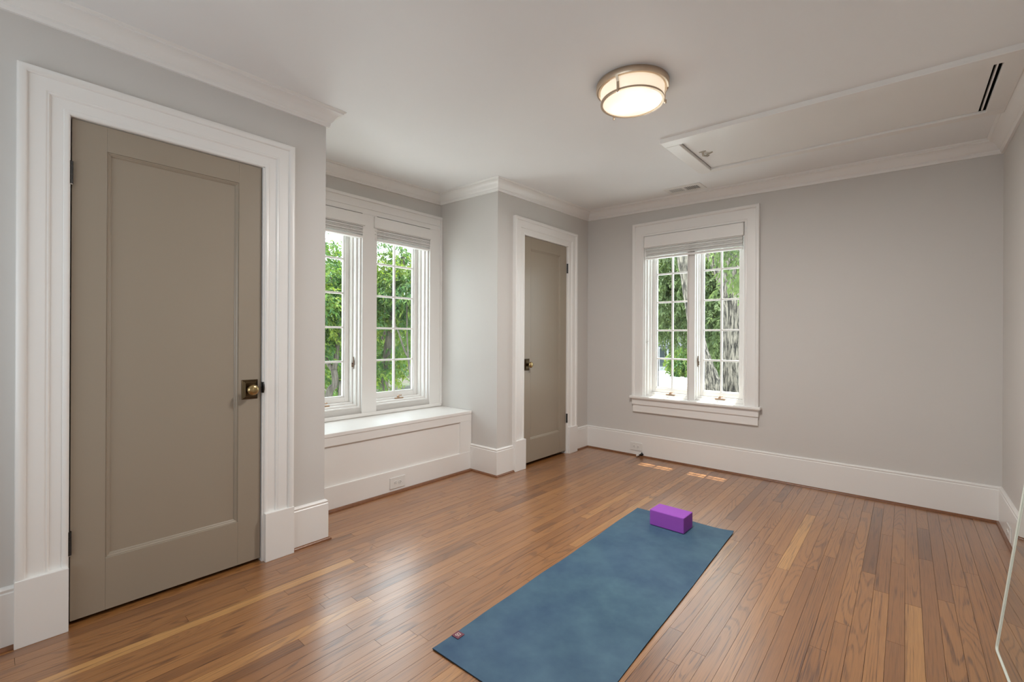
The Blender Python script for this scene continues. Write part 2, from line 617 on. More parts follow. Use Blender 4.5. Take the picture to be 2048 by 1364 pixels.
def plank_mesh(w, l):
    """one strip, origin in the middle of its top face"""
    h = 0.018
    a, b = w / 2 - GAP / 2, l / 2 - GAP / 2
    ring = lambda z: [(-a, -b, z), (a, -b, z), (a, b, z), (-a, b, z)]
    v = ring(-h) + ring(0)
    f = [(j, (j + 1) % 4, 4 + (j + 1) % 4, 4 + j) for j in range(4)] + [(4, 5, 6, 7)]
    me = bpy.data.meshes.new('plank')
    me.from_pydata(v, [], f)
    me.materials.append(M['oak'])
    return me


# boards that can be recognised: strip number, ends along the wall, tone (0 dark, 1 pale)
FIXED = {0: [(1.6, 2.85, .85), (2.85, YB, .45)], -1: [(1.0, 2.45, .28)], -2: [(1.3, 2.9, .80)], -3: [(1.5, 3.09, .58), (3.09, 4.33, .03), (4.33, YB, .4)],
         -4: [(1.2, 2.46, .42), (2.46, 4.16, .70), (4.16, YB, .4)], -5: [(2.2, 3.65, .40), (3.65, YB, .48)], -7: [(1.7, 2.94, .22), (2.94, 4.2, .48)],
         -9: [(1.6, 2.83, .74), (2.83, 3.83, .97), (3.83, YB, .3)], 1: [(2.0, 3.49, .25), (3.49, 4.05, .03), (4.05, YB, .5)], 2: [(1.8, 3.0, .52), (3.0, YB, .18)],
         3: [(2.0, 3.23, .6), (3.23, YB, .38)], -40: [(0.0, 1.34, 1.0), (2.72, 2.86, .0)], -38: [(1.355, 2.4, .75)], -45: [(3.3, 3.46, .0)], -29: [(2.71, 3.5, .82)],
         -26: [(2.3, 3.4, .85)], -19: [(3.2, 4.12, .78)]}
planks = []
for k in range(8, -53, -1):
    xc = 0.002 + (k + 0.5) * PW
    ymin, ymax = Y0, YB
    if xc < XA - 0.03:
        ymin = YA
    if xc < XC - 0.01:
        ymin, ymax = YA, YS
    if xc < XBF - 0.03:
        continue
    spans, cur = [], ymin
    for f in FIXED.get(k, []):
        if f[0] - cur > 0.02:
            spans.append((cur, f[0]))
        planks.append((xc, (f[0] + f[1]) / 2, f[1] - f[0], f[2]))
        cur = f[1]
    if ymax - cur > 0.02:
        spans.append((cur, ymax))
    for s0, s1 in spans:
        y = s0 - rng.uniform(0, 0.7)
        while y < s1:
            y1 = y + rng.choice((0.7, 0.95, 1.2, 1.5, 1.8)) * rng.uniform(0.85, 1.2)
            if s1 - y1 < 0.3:
                y1 = s1
            a, b = max(y, s0), min(y1, s1)
            if b - a < 0.3 and planks and b < s1 and s1 - b > 0.3:
                y1 = b = min(b + 0.5, s1)
            tone = min(0.95, max(0.05, rng.gauss(0.42, 0.17)))
            planks.append((xc, (a + b) / 2, b - a, tone))
            y = y1
# the boards that show largest are single parts, what is left behind the camera is one mesh
vis = sorted(planks, key=lambda p: -(p[1] + p[2] / 2 - 0.3 * p[0]))
single, rest = vis[:296], vis[296:]
for xc, yc, l, tone in single:
    o = bpy.data.objects.new('plank', plank_mesh(PW, l))
    C.objects.link(o)
    o.color = (tone, 0, 0, 1)
    o.parent = floor
    o.location = Vector((xc, yc, 0)) - Vector(floor.location)
if rest:
    mb = MB()
    for xc, yc, l, tone in rest:
        mb.box(xc - PW / 2 + GAP / 2, xc + PW / 2 - GAP / 2, yc - l / 2 + GAP, yc + l / 2 - GAP, -0.018, 0)
    pf = tag(mb.build('plank_field', M['oak'], floor), kind='stuff')
    pf.color = (0.42, 0, 0, 1)
# boards of the two door openings
for (y0, y1, xa) in ((0.228, 1.003, XA), (3.37, 4.11, XC)):
    for k in range(2):
        xx = xa - 0.005 - k * PW
        o = bpy.data.objects.new('plank', plank_mesh(PW, y1 - y0 + 0.02))
        C.objects.link(o); o.parent = floor; o.color = (0.35, 0, 0, 1)
        o.location = Vector((xx - PW / 2 + 0.0, (y0 + y1) / 2, -0.0005)) - Vector(floor.location)

# ---------------------------------------------------------------- walls
ZT = 3.05
D1 = (0.226, 1.006, 2.19)                 # door openings: y0, y1, top
D2 = (3.366, 4.112, 2.237)
W1 = (1.520, 2.114, 0.635, 2.318)         # window openings: along the wall, sill, head
W2 = (2.256, 2.850, 0.635, 2.318)
W3 = (-2.088, -1.112, 0.620, 2.318)
mb = MB()
mb.box(XA - TH, XA, Y0 - TH, D1[0], 0, ZT).box(XA - TH, XA, D1[1], YA, 0, ZT).box(XA - TH, XA, D1[0], D1[1], D1[2], ZT)
tag(mb.build('wall_left', M['wall'], loc=(XA, 0, 0)), 'off-white wall around the large door', kind='structure')
tag(box('wall_alcove_left', M['wall'], (XW - TH, XA - TH, YA - TH, YA, 0, ZT)), 'left return wall of the window alcove', kind='structure')
mb = MB()
y0, y1 = YA - TH, YS + TH
mb.box(XW - TH, XW, y0, W1[0], 0, ZT).box(XW - TH, XW, W1[1], W2[0], 0, ZT).box(XW - TH, XW, W2[1], y1, 0, ZT)
for w in (W1, W2):
    mb.box(XW - TH, XW, w[0], w[1], 0, w[2]).box(XW - TH, XW, w[0], w[1], w[3], ZT)
tag(mb.build('wall_alcove', M['wall'], loc=(XW, YS, 0)), 'alcove wall holding the twin windows', kind='structure')
tag(box('wall_alcove_right', M['wall'], (XW, XC - TH, YS, YS + TH, 0, ZT)), 'right return wall of the window alcove', kind='structure')
mb = MB()
mb.box(XC - TH, XC, YS, D2[0], 0, ZT).box(XC - TH, XC, D2[1], YB + TH, 0, ZT).box(XC - TH, XC, D2[0], D2[1], D2[2], ZT)
tag(mb.build('wall_closet', M['wall'], loc=(XC, YS, 0)), 'off-white wall around the narrow far door', kind='structure')
mb = MB()
mb.box(XC, W3[0], YB, YB + TH, 0, ZT).box(W3[1], XR + TH, YB, YB + TH, 0, ZT).box(W3[0], W3[1], YB, YB + TH, 0, W3[2]).box(W3[0], W3[1], YB, YB + TH, W3[3], ZT)
tag(mb.build('wall_back', M['wall'], loc=(0, YB, 0)), 'long off-white wall with the double window', kind='structure')
tag(box('wall_right', M['wall'], (XR, XR + TH, Y0 - TH, YB, 0, ZT)), 'off-white wall at the right edge behind the mirror', kind='structure')
tag(box('wall_rear', M['wall'], (XA, XR, Y0 - TH, Y0, 0, ZT)), 'off-white wall behind the camera', kind='structure')
# dark closets behind the doors
for nm, (xa, a, b, t) in (('closet_left', (XA, *D1)), ('closet_far', (XC, *D2))):
    m = MB()
    m.box(xa - TH - 0.02, xa - TH, a - 0.1, b + 0.1, -0.02, t + 0.1)
    tag(m.build('trim_' + ('1' if xa == XA else '2'), M['dark'], loc=(xa - TH, a, 0)), 'dark backing inside the door opening', kind='structure')

# ---------------------------------------------------------------- ceiling (with the attic opening)
HX0, HX1, HY0, HY1 = -1.205, 0.352, 3.165, 3.86


def ceil_patch(mb, x0, x1, y0, y1, n=10):
    lo, hi = [], []
    vs, fs = [], []
    for i in range(n + 1):
        for j in range(n + 1):
            xx, yy = x0 + (x1 - x0) * i / n, y0 + (y1 - y0) * j / n
            vs.append((xx, yy, zceil(xx, yy)))
    for i in range(n):
        for j in range(n):
            a = i * (n + 1) + j
            fs.append((a, a + 1, a + n + 2, a + n + 1))
    mb.add(vs, fs)


mb = MB()
cx0, cx1, cy0, cy1 = XW - TH, XR + TH, Y0 - TH, YB + TH
for r in ((cx0, cx1, cy0, HY0), (cx0, cx1, HY1, cy1), (cx0, HX0, HY0, HY1), (HX1, cx1, HY0, HY1)):
    ceil_patch(mb, *r)
mb.box(cx0, cx1, cy0, cy1, 2.99, 3.05)
ceiling = tag(mb.build('ceiling', M['ceiling'], loc=(0, 0, 2.6), smooth='auto'), 'white ceiling', kind='structure')
m = MB()
for bx0, bx1, by0, by1 in ((HX0 - 0.02, HX0, HY0, HY1), (HX1, HX1 + 0.02, HY0, HY1), (HX0 - 0.02, HX1 + 0.02, HY0 - 0.02, HY0), (HX0 - 0.02, HX1 + 0.02, HY1, HY1 + 0.02)):
    cs = ((bx0, by0), (bx1, by0), (bx1, by1), (bx0, by1))
    m.loft([[(p, r, zceil(p, r) - 0.004) for p, r in cs], [(p, r, 2.90) for p, r in cs]])
m.box(HX0, HX1, HY0, HY1, 2.88, 2.9)
tag(m.build('trim_3', M['dark'], loc=(HX0, HY0, 2.7)), 'dark attic shaft above the ceiling hatch', kind='structure')
# unseen roof edge, added and sized to keep the sun off the upper panes
tag(box('trim_4', M['ext_white'], (XC, XR + TH, YB + TH, YB + TH + 0.26, 2.92, 3.05)), 'unseen white eave added to trim the sun at the back window', kind='structure')

tag(box('trim_21', M['ext_white'], (XW - TH - 0.60, XW - TH, YA - 1.0, YS + 1.0, 2.92, 3.05)), 'unseen white eave added to cut high sky light at the alcove windows', kind='structure')  # overhang added to hold back steep sky light from the bench top

# ---------------------------------------------------------------- mouldings swept along the walls
LOOP = [(XA, Y0), (XA, YA), (XW, YA), (XW, YS), (XC, YS), (XC, YB), (XR, YB), (XR, Y0)]   # room is on the right of the walk
WALLN = ['left', 'alcove_left', 'alcove', 'alcove_right', 'closet', 'back', 'right', 'rear']


def seg_dir(i):
    a, b = Vector(LOOP[i]), Vector(LOOP[(i + 1) % 8])
    return (b - a).normalized()


def nrm(d):
    return Vector((d.y, -d.x))


def mitre(i):
    """offset direction at loop vertex i for unit projection"""
    n0, n1 = nrm(seg_dir(i - 1)), nrm(seg_dir(i))
    return n0 + n1


def sweep_seg(i, prof, zf, t0=None, t1=None):
    """prof: closed list of (projection, dz); t0/t1: square cut positions (x or y) replacing the mitres"""
    a, b = Vector(LOOP[i]), Vector(LOOP[(i + 1) % 8])
    d = seg_dir(i); n = nrm(d)
    A, B = mitre(i), mitre((i + 1) % 8)
    rings = []
    for (p, off, cut) in ((a, A, t0), (b, B, t1)):
        ring = []
        if cut is not None:
            base = Vector((a.x, cut)) if abs(d.y) > 0.5 else Vector((cut, a.y))
            o = n
        else:
            base, o = p, off
        for pr, dz in prof:
            q = base + o * pr
            ring.append((q.x, q.y, zf(base.x, base.y) + dz))
        rings.append(ring)
    return MB().loft(rings)


crown = [(0, -0.100), (0.014, -0.100), (0.016, -0.090), (0.020, -0.085), (0.020, -0.074), (0.027, -0.068), (0.034, -0.058), (0.040, -0.046),
         (0.048, -0.035), (0.060, -0.026), (0.072, -0.021), (0.076, -0.020), (0.076, -0.013), (0.083, -0.010), (0.088, -0.005), (0.088, 0.02), (0, 0.02)]
base = [(0, 0.012), (0.018, 0.012), (0.018, 0.222), (0.0145, 0.226), (0.0145, 0.231), (0.0165, 0.234), (0.0165, 0.238), (0.012, 0.243), (0.006, 0.2475), (0, 0.2475)]
shoe = [(0.0, 0.0), (0.033, 0.0), (0.0325, 0.005), (0.030, 0.010), (0.026, 0.0135), (0.020, 0.0155), (0, 0.0155)]
n = 5
for i, w in enumerate(WALLN):
    tag(sweep_seg(i, crown, zceil).build('trim_%d' % n, M['trim'], loc=LOOP[i] + (2.55,), smooth='auto'), 'white crown moulding along the %s wall' % w.replace('_', ' '), kind='structure')
    n += 1
Z0 = lambda x, y: 0.0

runs = [(0, None, 0.071), (0, 1.160, None), (3, XBF, None), (4, None, 3.219), (4, 4.300, None), (5, None, None), (6, None, None), (7, None, None)]
for i, a, b in runs:
    o = sweep_seg(i, base, Z0, a, b).build('baseboard_' + WALLN[i], M['trim'], loc=LOOP[i] + (0,), smooth='auto')
    tag(o, 'tall white baseboard on the %s wall' % WALLN[i].replace('_', ' '), kind='structure')
    sh = sweep_seg(i, shoe, Z0, a, b).build('shoe_moulding', M['shoe'], o, smooth='auto')
    sh['label'] = 'brown stained shoe moulding'


# ---------------------------------------------------------------- casings (profile swept round an opening)
def casing(P, inner, prof, zbot):
    """P(u, w, z) maps wall coordinates to the room; inner=(u0,u1,ztop) clear opening edge, prof = (out from the edge, thickness)"""
    u0, u1, zt = inner
    rings = []
    for (su, uu, zz, leg) in ((-1, u0, zbot, 0), (-1, u0, zt, 1), (1, u1, zt, 1), (1, u1, zbot, 0)):
        rings.append([P(uu + su * d, -t, zz + (d if leg else 0)) for d, t in prof])
    return MB().loft(rings)


PA = lambda u, w, z: (XA - w, u, z)
PC = lambda u, w, z: (XC - w, u, z)
PW_ = lambda u, w, z: (XW - w, u, z)
PB = lambda u, w, z: (u, YB + w, z)
door_prof = [(0, 0), (0, 0.016), (0.004, 0.020), (0.012, 0.021), (0.018, 0.019), (0.020, 0.015), (0.058, 0.015), (0.060, 0.0205), (0.064, 0.0235), (0.069, 0.0225), (0.072, 0.0255),
             (0.075, 0.026), (0.124, 0.026), (0.126, 0.034), (0.131, 0.038), (0.140, 0.0405), (0.148, 0.0405), (0.154, 0.037), (0.155, 0.030), (0.155, 0)]


def door(nm, P, op, leaf, xface, outer, plz, hinge_u, hinge_zs, knob, label, klabel):
    y0, y1, zt = op
    t = thing(nm, P(leaf[0], 0, 0), label, 'door', kind='structure')
    # jamb lining
    m = MB()
    for u0, u1 in ((y0 - 0.0, y0 + 0.002), (y1 - 0.0075, y1)):
        a, b = P(u0, -0.012, 0), P(u1, TH - 0.005, zt)
        m.box(a[0], b[0], a[1], b[1], a[2], b[2])
    a, b = P(y0, -0.012, zt - 0.002), P(y1, TH - 0.005, zt)
    m.box(a[0], b[0], a[1], b[1], a[2], b[2])
    m.build('jamb', M['trim'], t)
    casing(P, (y0, y1, zt), door_prof, plz).build('casing', M['trim'], t, smooth='auto')
    for u0, u1 in ((y0 - 0.156, y0), (y1, y1 + 0.156)):
        a, b = P(u0, 0, 0), P(u1, -0.044, plz)
        MB().box(a[0], b[0], a[1], b[1], a[2], b[2]).build('plinth_block', M['trim'], t, bevel=0.002)
    # leaf: stiles, rails and a recessed panel with stepped sticking
    l0, l1, z0, z1 = leaf
    p0, p1, q0, q1 = panel = (l0 + 0.114, l1 - 0.112, 0.250, z1 - 0.111)
    th = 0.040

    def R(m, u0, u1, za, zb, w0, w1):
        a, b = P(u0, w0, za), P(u1, w1, zb)
        m.box(a[0], b[0], a[1], b[1], a[2], b[2])
    f = xface
    lf = thing_part('door_leaf', t)
    for nme, r in (('stile', (l0, p0, z0, z1)), ('stile', (p1, l1, z0, z1)), ('rail', (p0, p1, z0, q0)), ('rail', (p0, p1, q1, z1))):
        m = MB(); R(m, *r, f, f + th)
        m.build(nme, M['door'], lf, bevel=0.0012)
    prof = [(0, f), (0.0015, f + 0.004), (0.0045, f + 0.004), (0.010, f + 0.009), (0.0125, f + 0.0095), (0.0130, f + 0.0125), (0.0165, f + 0.0150), (0.0175, f + 0.0165)]
    rings = []
    for d, w in prof:
        rings.append([P(p0 + d, w, q0 + d), P(p1 - d, w, q0 + d), P(p1 - d, w, q1 - d), P(p0 + d, w, q1 - d)])
    m = MB(); m.loft(rings, True, False)
    m.build('sticking', M['door'], lf)
    m = MB(); R(m, p0 - 0.005, p1 + 0.005, q0 - 0.005, q1 + 0.005, f + 0.0163, f + 0.027)
    m.build('panel', M['door'], lf)
    # hinges
    for hz in hinge_zs:
        h = MB()
        c = P(hinge_u, -0.006, 0)
        for k in range(5):
            za = hz[0] + (hz[1] - hz[0]) * k / 5
            zb = hz[0] + (hz[1] - hz[0]) * (k + 1) / 5 - 0.0006
            h.lathe((c[0], c[1], za), (0, 0, 1), [(0, 0.0088), (zb - za, 0.0088)], 14)
        ho = h.build('hinge', M['black'], t, smooth='auto')
        ho['label'] = 'black hinge'
        MB().lathe((c[0], c[1], hz[0] - 0.004), (0, 0, 1), [(0, 0.004), (0.001, 0.0075), (0.004, 0.0085)], 14).build('hinge_tip', M['steel'], ho, smooth='auto')
    # knob on a stepped rectangular rose
    ku, kz, rw, rh = knob
    k = thing_part('knob_set', t)
    out = Vector(P(0, -1, 0)) - Vector(P(0, 0, 0))
    m = MB()
    steps = [(rw / 2, 0.0), (rw / 2, 0.003), (rw / 2 - 0.005, 0.0065), (rw / 2 - 0.007, 0.0065), (rw / 2 - 0.011, 0.0105), (rw / 2 - 0.013, 0.0105), (rw / 2 - 0.016, 0.0125)]
    rings = []
    for hw, dd in steps:
        hh = rh / 2 - (rw / 2 - hw)
        rings.append([P(ku - hw, f - dd, kz - hh), P(ku + hw, f - dd, kz - hh), P(ku + hw, f - dd, kz + hh), P(ku - hw, f - dd, kz + hh)])
    m.loft(rings)
    r_ = m.build('rose', M['brass_dark'], k); r_['label'] = 'dark brass rectangular rose'
    MB().lathe(P(ku, f - 0.012, kz), out, [(0, 0.019), (0.004, 0.019), (0.006, 0.013), (0.022, 0.0105), (0.026, 0.012)], 24).build('shank', M['brass_dark'], k, smooth='auto')
    kp = []
    for i in range(15):
        a = math.pi * i / 14
        kp.append((0.030 + 0.0145 * (1 - math.cos(a)) * 0.5 * 2, 0.029 * math.sin(a) ** 0.8))
    kb = MB().lathe(P(ku, f - 0.008, kz), out, kp, 32).build('knob', M['brass'], k, smooth=True)
    kb['label'] = klabel
    return t


def thing_part(name, parent):
    o = bpy.data.objects.new(name, None)
    o.empty_display_size = 0.05
    C.objects.link(o)
    o.parent = parent
    return o


d1 = door('door_1', PA, D1, (0.2335, 0.9945, 0.018, 2.186), 0.004, None, 0.268, 0.2285, ((0.308, 0.410), (1.900, 1.998)), (0.938, 0.960, 0.080, 0.106),
          'large greige single-panel door with brass knob at the left', 'polished brass round knob')
# black strike lip on the right jamb of the large door
m = MB()
m.loft([[PA(u_, 0.004, 0.937 + 0.06 * k / 10), PA(u_, -0.013 - 0.006 * math.sin(math.pi * k / 10), 0.937 + 0.06 * k / 10)] +
        [PA(u_ + 0.0085, -0.013 - 0.006 * math.sin(math.pi * k / 10), 0.937 + 0.06 * k / 10), PA(u_ + 0.0085, 0.004, 0.937 + 0.06 * k / 10)] for k in range(11) for u_ in (0.9985,)])
m.build('strike_plate', M['black'], d1)['label'] = 'black strike plate lip'
d2 = door('door_2', PC, D2, (3.3715, 4.1035, 0.030, 2.233), 0.004, None, 0.285, 4.1085, ((0.332, 0.430), (1.948, 2.052)), (3.428, 0.988, 0.078, 0.112),
          'narrow greige single-panel door beside the far corner', 'polished brass egg knob')

# ---------------------------------------------------------------- windows
Z_BOT, ROW, NROW = 0.735, 0.2985, 5


def bx(m, P, u0, u1, w0, w1, z0, z1):
    a, b = P(u0, w0, z0), P(u1, w1, z1)
    m.box(a[0], b[0], a[1], b[1], a[2], b[2])
    return m


def ring_frame(P, o, i, w0, w1):
    """rectangular frame between outer o and inner i = (u0,u1,z0,z1)"""
    m = MB()
    bx(m, P, o[0], i[0], w0, w1, o[2], o[3]); bx(m, P, i[1], o[1], w0, w1, o[2], o[3])
    bx(m, P, i[0], i[1], w0, w1, o[2], i[2]); bx(m, P, i[0], i[1], w0, w1, i[3], o[3])
    return m


def casement(t, P, op, gl, lock_side):
    """frame steps, sash, muntins and panes of one casement; gl = glass (u0,u1,z0,z1)"""
    u0, u1, z0, z1 = op
    g = gl
    lo = (g[0] - u0, u1 - g[1], g[2] - z0, z1 - g[3])
    fr = lambda k: (u0 + lo[0] * k, u1 - lo[1] * k, z0 + lo[2] * k, z1 - lo[3] * k)
    for ka, kb, w0, w1 in ((0.0, 0.14, 0.004, 0.19), (0.14, 0.30, 0.040, 0.19), (0.30, 0.46, 0.085, 0.19)):
        ring_frame(P, fr(ka), fr(kb), w0, w1).build('frame', M['trim'], t, bevel=0.0025)
    s = ring_frame(P, fr(0.47), fr(0.88), 0.128, 0.168).build('sash', M['trim'], t, bevel=0.002)
    ring_frame(P, fr(0.88), fr(1.0), 0.140, 0.166).build('glazing_bead', M['trim'], s, bevel=0.003)
    gw = 0.154
    uc = (g[0] + g[1]) / 2
    b = 0.0085
    for k in range(1, NROW):
        zz = g[2] + (g[3] - g[2]) * k / NROW
        bx(MB(), P, g[0], g[1], gw - 0.012, gw + 0.012, zz - b, zz + b).build('muntin', M['trim'], s, bevel=0.003)
    bx(MB(), P, uc - b, uc + b, gw - 0.013, gw + 0.013, g[2], g[3]).build('muntin', M['trim'], s, bevel=0.003)
    for k in range(NROW):
        za, zb = g[2] + (g[3] - g[2]) * k / NROW, g[2] + (g[3] - g[2]) * (k + 1) / NROW
        for ua, ub in ((g[0], uc), (uc, g[1])):
            bx(MB(), P, ua, ub, gw - 0.001, gw + 0.001, za, zb).build('pane', M['glass'], s)
    # crank operator on the sill of the frame
    zc = fr(0.30)[2]
    c = bx(MB(), P, uc - 0.035, uc + 0.055, 0.070, 0.100, zc, zc + 0.012)
    c.lathe(P(uc + 0.005, 0.085, zc + 0.010), (0, 0, 1), [(0, 0.013), (0.016, 0.011), (0.020, 0.006)], 14)
    c.tube([P(uc + 0.005, 0.085, zc + 0.022), P(uc + 0.012, 0.078, zc + 0.034), P(uc + 0.026, 0.074, zc + 0.026), P(uc + 0.034, 0.074, zc + 0.034)], [0.006, 0.005, 0.005, 0.007], 8)
    c.build('crank_handle', M['bronze'], t, bevel=0.002)['label'] = 'satin bronze crank handle'
    # lever lock on the stop beside the stile
    zl = 1.005
    uu = fr(0.38)[1] if lock_side > 0 else fr(0.38)[0]
    lk = bx(MB(), P, uu - 0.006, uu + 0.006, 0.076, 0.086, zl - 0.018, zl + 0.018)
    lk.tube([P(uu, 0.076, zl), P(uu, 0.060, zl), P(uu, 0.055, zl + 0.03), P(uu - lock_side * 0.004, 0.052, zl + 0.072)], [0.006, 0.006, 0.0055, 0.0035], 8)
    lk.tube([P(uu, 0.060, zl), P(uu, 0.058, zl - 0.035)], [0.005, 0.003], 8)
    lk.build('lock_lever', M['bronze_dark'], t, smooth='auto')['label'] = 'bronze lock lever'


t1 = thing('window_1', (XW, 1.817, W1[2]), 'left casement window of the alcove pair, partly hidden by the wall', 'window', kind='structure')
casement(t1, PW_, W1, (W1[0] + 0.088, W1[1] - 0.090, Z_BOT, Z_BOT + ROW * NROW), 1)
t2 = thing('window_2', (XW, 2.553, W2[2]), 'right casement window of the alcove pair, above the window seat', 'window', kind='structure')
casement(t2, PW_, W2, (W2[0] + 0.088, W2[1] - 0.088, Z_BOT, Z_BOT + ROW * NROW), -1)
t3 = thing('window_3', (-1.6, YB, W3[2]), 'double casement window in the long back wall', 'window', kind='structure')
UM = -1.600
casement(t3, PB, (W3[0], UM - 0.030, 0.628, W3[3]), (-2.003, -1.681, Z_BOT, Z_BOT + ROW * NROW), 1)
casement(t3, PB, (UM + 0.030, W3[1], 0.628, W3[3]), (-1.519, -1.197, Z_BOT, Z_BOT + ROW * NROW), -1)
bx(MB(), PB, UM - 0.032, UM + 0.032, 0.03, 0.19, 0.628, W3[3]).build('mullion', M['trim'], t3, bevel=0.004)
win_prof = [(0, 0), (0, 0.015), (0.004, 0.019), (0.012, 0.020), (0.018, 0.018), (0.022, 0.022), (0.090, 0.022), (0.094, 0.030), (0.100, 0.036), (0.112, 0.038), (0.120, 0.035), (0.1225, 0.028), (0.1225, 0)]
win_prof_h = [(d * 1.0 + (0.02 if d > 0.05 else 0), t) for d, t in win_prof]


def casing3():
    rings = []
    u0, u1, zt, zb = W3[0], W3[1], W3[3], 0.640
    for (su, uu, zz, leg) in ((-1, u0, zb, 0), (-1, u0, zt, 1), (1, u1, zt, 1), (1, u1, zb, 0)):
        rings.append([PB(uu + su * d, -t, zz + (dh if leg else 0)) for (d, t), (dh, _) in zip(win_prof, win_prof_h)])
    return MB().loft(rings)


casing3().build('casing', M['trim'], t3, smooth='auto')
bx(MB(), PB, -2.226, -0.970, -0.062, 0.03, 0.612, 0.640).build('stool', M['trim'], t3, bevel=0.008)
ap = bx(MB(), PB, -2.206, -0.990, -0.036, 0, 0.548, 0.612).build('apron', M['trim'], t3, bevel=0.004)
bx(MB(), PB, -2.200, -0.996, -0.024, 0, 0.470, 0.548).build('apron_lower', M['trim'], ap, bevel=0.003)
# small screen hook on the left jamb
hk = MB().tube([PB(-2.075, 0.03, 1.205), PB(-2.066, 0.022, 1.215), PB(-2.060, 0.02, 1.200), PB(-2.066, 0.02, 1.188)], 0.003, 6)
hk.tube([PB(-2.060, 0.02, 1.208), PB(-2.050, 0.03, 1.222)], 0.003, 6)
hk.build('hook', M['steel'], t3)['label'] = 'small metal hook'

# trim round the alcove pair
n_tr = 40
m = MB()
bx(m, PW_, YA + 0.001, W1[0], -0.020, 0, 0.56, 2.318); bx(m, PW_, W1[1], W2[0], -0.020, 0, 0.56, 2.318); bx(m, PW_, W2[1], YS - 0.001, -0.020, 0, 0.56, 2.318)
bx(m, PW_, YA + 0.001, YS - 0.001, -0.020, 0, 2.318, 2.452)
ct = m.build('trim_20', M['trim'], loc=(XW, 2.2, 0.56), bevel=0.0015)
tag(ct, 'flat white casing round the twin alcove windows', kind='structure')
bx(MB(), PW_, YA + 0.001, YS - 0.001, -0.034, -0.018, 2.428, 2.455).build('backband', M['trim'], ct, bevel=0.004)
bx(MB(), PW_, YA + 0.001, YS - 0.001, -0.026, -0.018, 2.36, 2.372).build('bead', M['trim'], ct, bevel=0.003)
bx(MB(), PW_, 2.975, YS - 0.001, -0.034, -0.018, 0.58, 2.43).build('backband', M['trim'], ct, bevel=0.004)
bx(MB(), PW_, YA + 0.001, YS - 0.001, -0.030, -0.018, 0.560, 0.592).build('sill_bead', M['trim'], ct, bevel=0.006)

# ---------------------------------------------------------------- window seat
seat = thing('window_bench', (XBF, 2.2, 0), 'white built-in window bench with recessed front panel under the alcove windows', 'window bench')
Y1_, Y2_ = YA + 0.003, YS - 0.003
box('seat_top', M['trim'], (XW + 0.001, XBF + 0.004, Y1_, Y2_, 0.530, 0.5575), seat, 0.003)
m = MB()
m.box(XBF - 0.02, XBF, Y1_, Y2_, 0.466, 0.530)
m.box(XBF - 0.02, XBF, 2.855, Y2_, 0.17, 0.466)
m.box(XBF - 0.02, XBF, Y1_, Y1_ + 0.14, 0.17, 0.466)
m.build('face_frame', M['trim'], seat, bevel=0.0015)
box('front_panel', M['trim'], (XBF - 0.032, XBF - 0.016, Y1_ + 0.13, 2.865, 0.16, 0.475), seat)
box('seat_base', M['trim'], (XBF - 0.02, XBF + 0.002, Y1_, Y2_, 0.012, 0.176), seat, 0.0015)
m = MB(); m.loft([[(XBF + p, y, z) for p, z in [(a, b) for a, b in shoe]] for y in (YA + 0.02, YS - 0.018)])
m.build('shoe_moulding', M['shoe'], seat, smooth='auto')['label'] = 'brown stained shoe moulding'


# ---------------------------------------------------------------- blinds
def blind(P, u0, u1, zt, zv, zs, label, proud, cord_u, wback=0.03):
    c = (u0 + u1) / 2
    t = thing('window_blind', P(c, -proud, zt), label, 'blind', 'raised white window blinds')
    m = bx(MB(), P, u0 - 0.012, u1 + 0.012, -proud - 0.010, -proud + 0.004, zv, zt)
    for u in (u0 - 0.012, u1 + 0.012 - 0.012):
        bx(m, P, u, u + 0.012, -proud, 0.012, zv, zt)
    m.build('valance', M['trim'], t, bevel=0.003)
    bx(MB(), P, u0 + 0.004, u1 - 0.004, -proud + 0.008, wback, zt - 0.055, zt - 0.006).build('head_rail', M['trim'], t)
    ns = 9
    zb = zs + 0.026
    for k in range(ns):
        z = zb + (zv + 0.01 - zb) * (k + 0.4) / ns
        j = 0.0055 * math.sin(k * 2.3)
        bx(MB(), P, u0, u1, -proud + 0.006 + j, wback + j, z, z + 0.72 * (zv + 0.01 - zb) / ns).build('slat', M['blind'], t)
    bx(MB(), P, u0, u1, -proud + 0.004, wback, zs, zs + 0.020).build('bottom_rail', M['trim'], t, bevel=0.002)
    for f in (0.16, 0.5, 0.84) if u1 - u0 > 0.7 else (0.2, 0.8):
        u = u0 + (u1 - u0) * f
        m = MB()
        for du in (-0.006, 0.006):
            m.tube([P(u + du, -proud + 0.003, zv + 0.02), P(u + du * 1.6, -proud + 0.001, (zv + zs) / 2), P(u + du, -proud + 0.003, zs + 0.018)], 0.0011, 5)
        for k in range(6):
            zz = zs + 0.03 + (zv - zs - 0.04) * k / 6
            m.tube([P(u - 0.008, -proud + 0.002, zz), P(u + 0.010, -proud + 0.002, zz + 0.004)], 0.0009, 5)
        m.build('ladder_cord', M['trim'], t)
    if cord_u:
        MB().tube([P(cord_u, -proud - 0.001, zv + 0.01), P(cord_u + 0.002, -proud - 0.004, (zv + zs) / 2), P(cord_u + 0.004, -proud - 0.003, zs - 0.012)], 0.0018, 6).build('pull_cord', M['trim'], t)
    return t


blind(PW_, W1[0] + 0.006, W1[1] - 0.004 + 0.012, 2.308, 2.210, 2.105, 'white slatted blind raised over the left alcove window, cut off by the wall', 0.028, None)
blind(PW_, W2[0] - 0.022, W2[1] - 0.006, 2.308, 2.210, 2.100, 'white slatted blind raised over the right alcove window above the seat', 0.028, 2.31)
blind(PB, W3[0] + 0.022, W3[1] - 0.022, 2.312, 2.196, 2.075, 'wide white slatted blind raised over the double back window', 0.020, None)


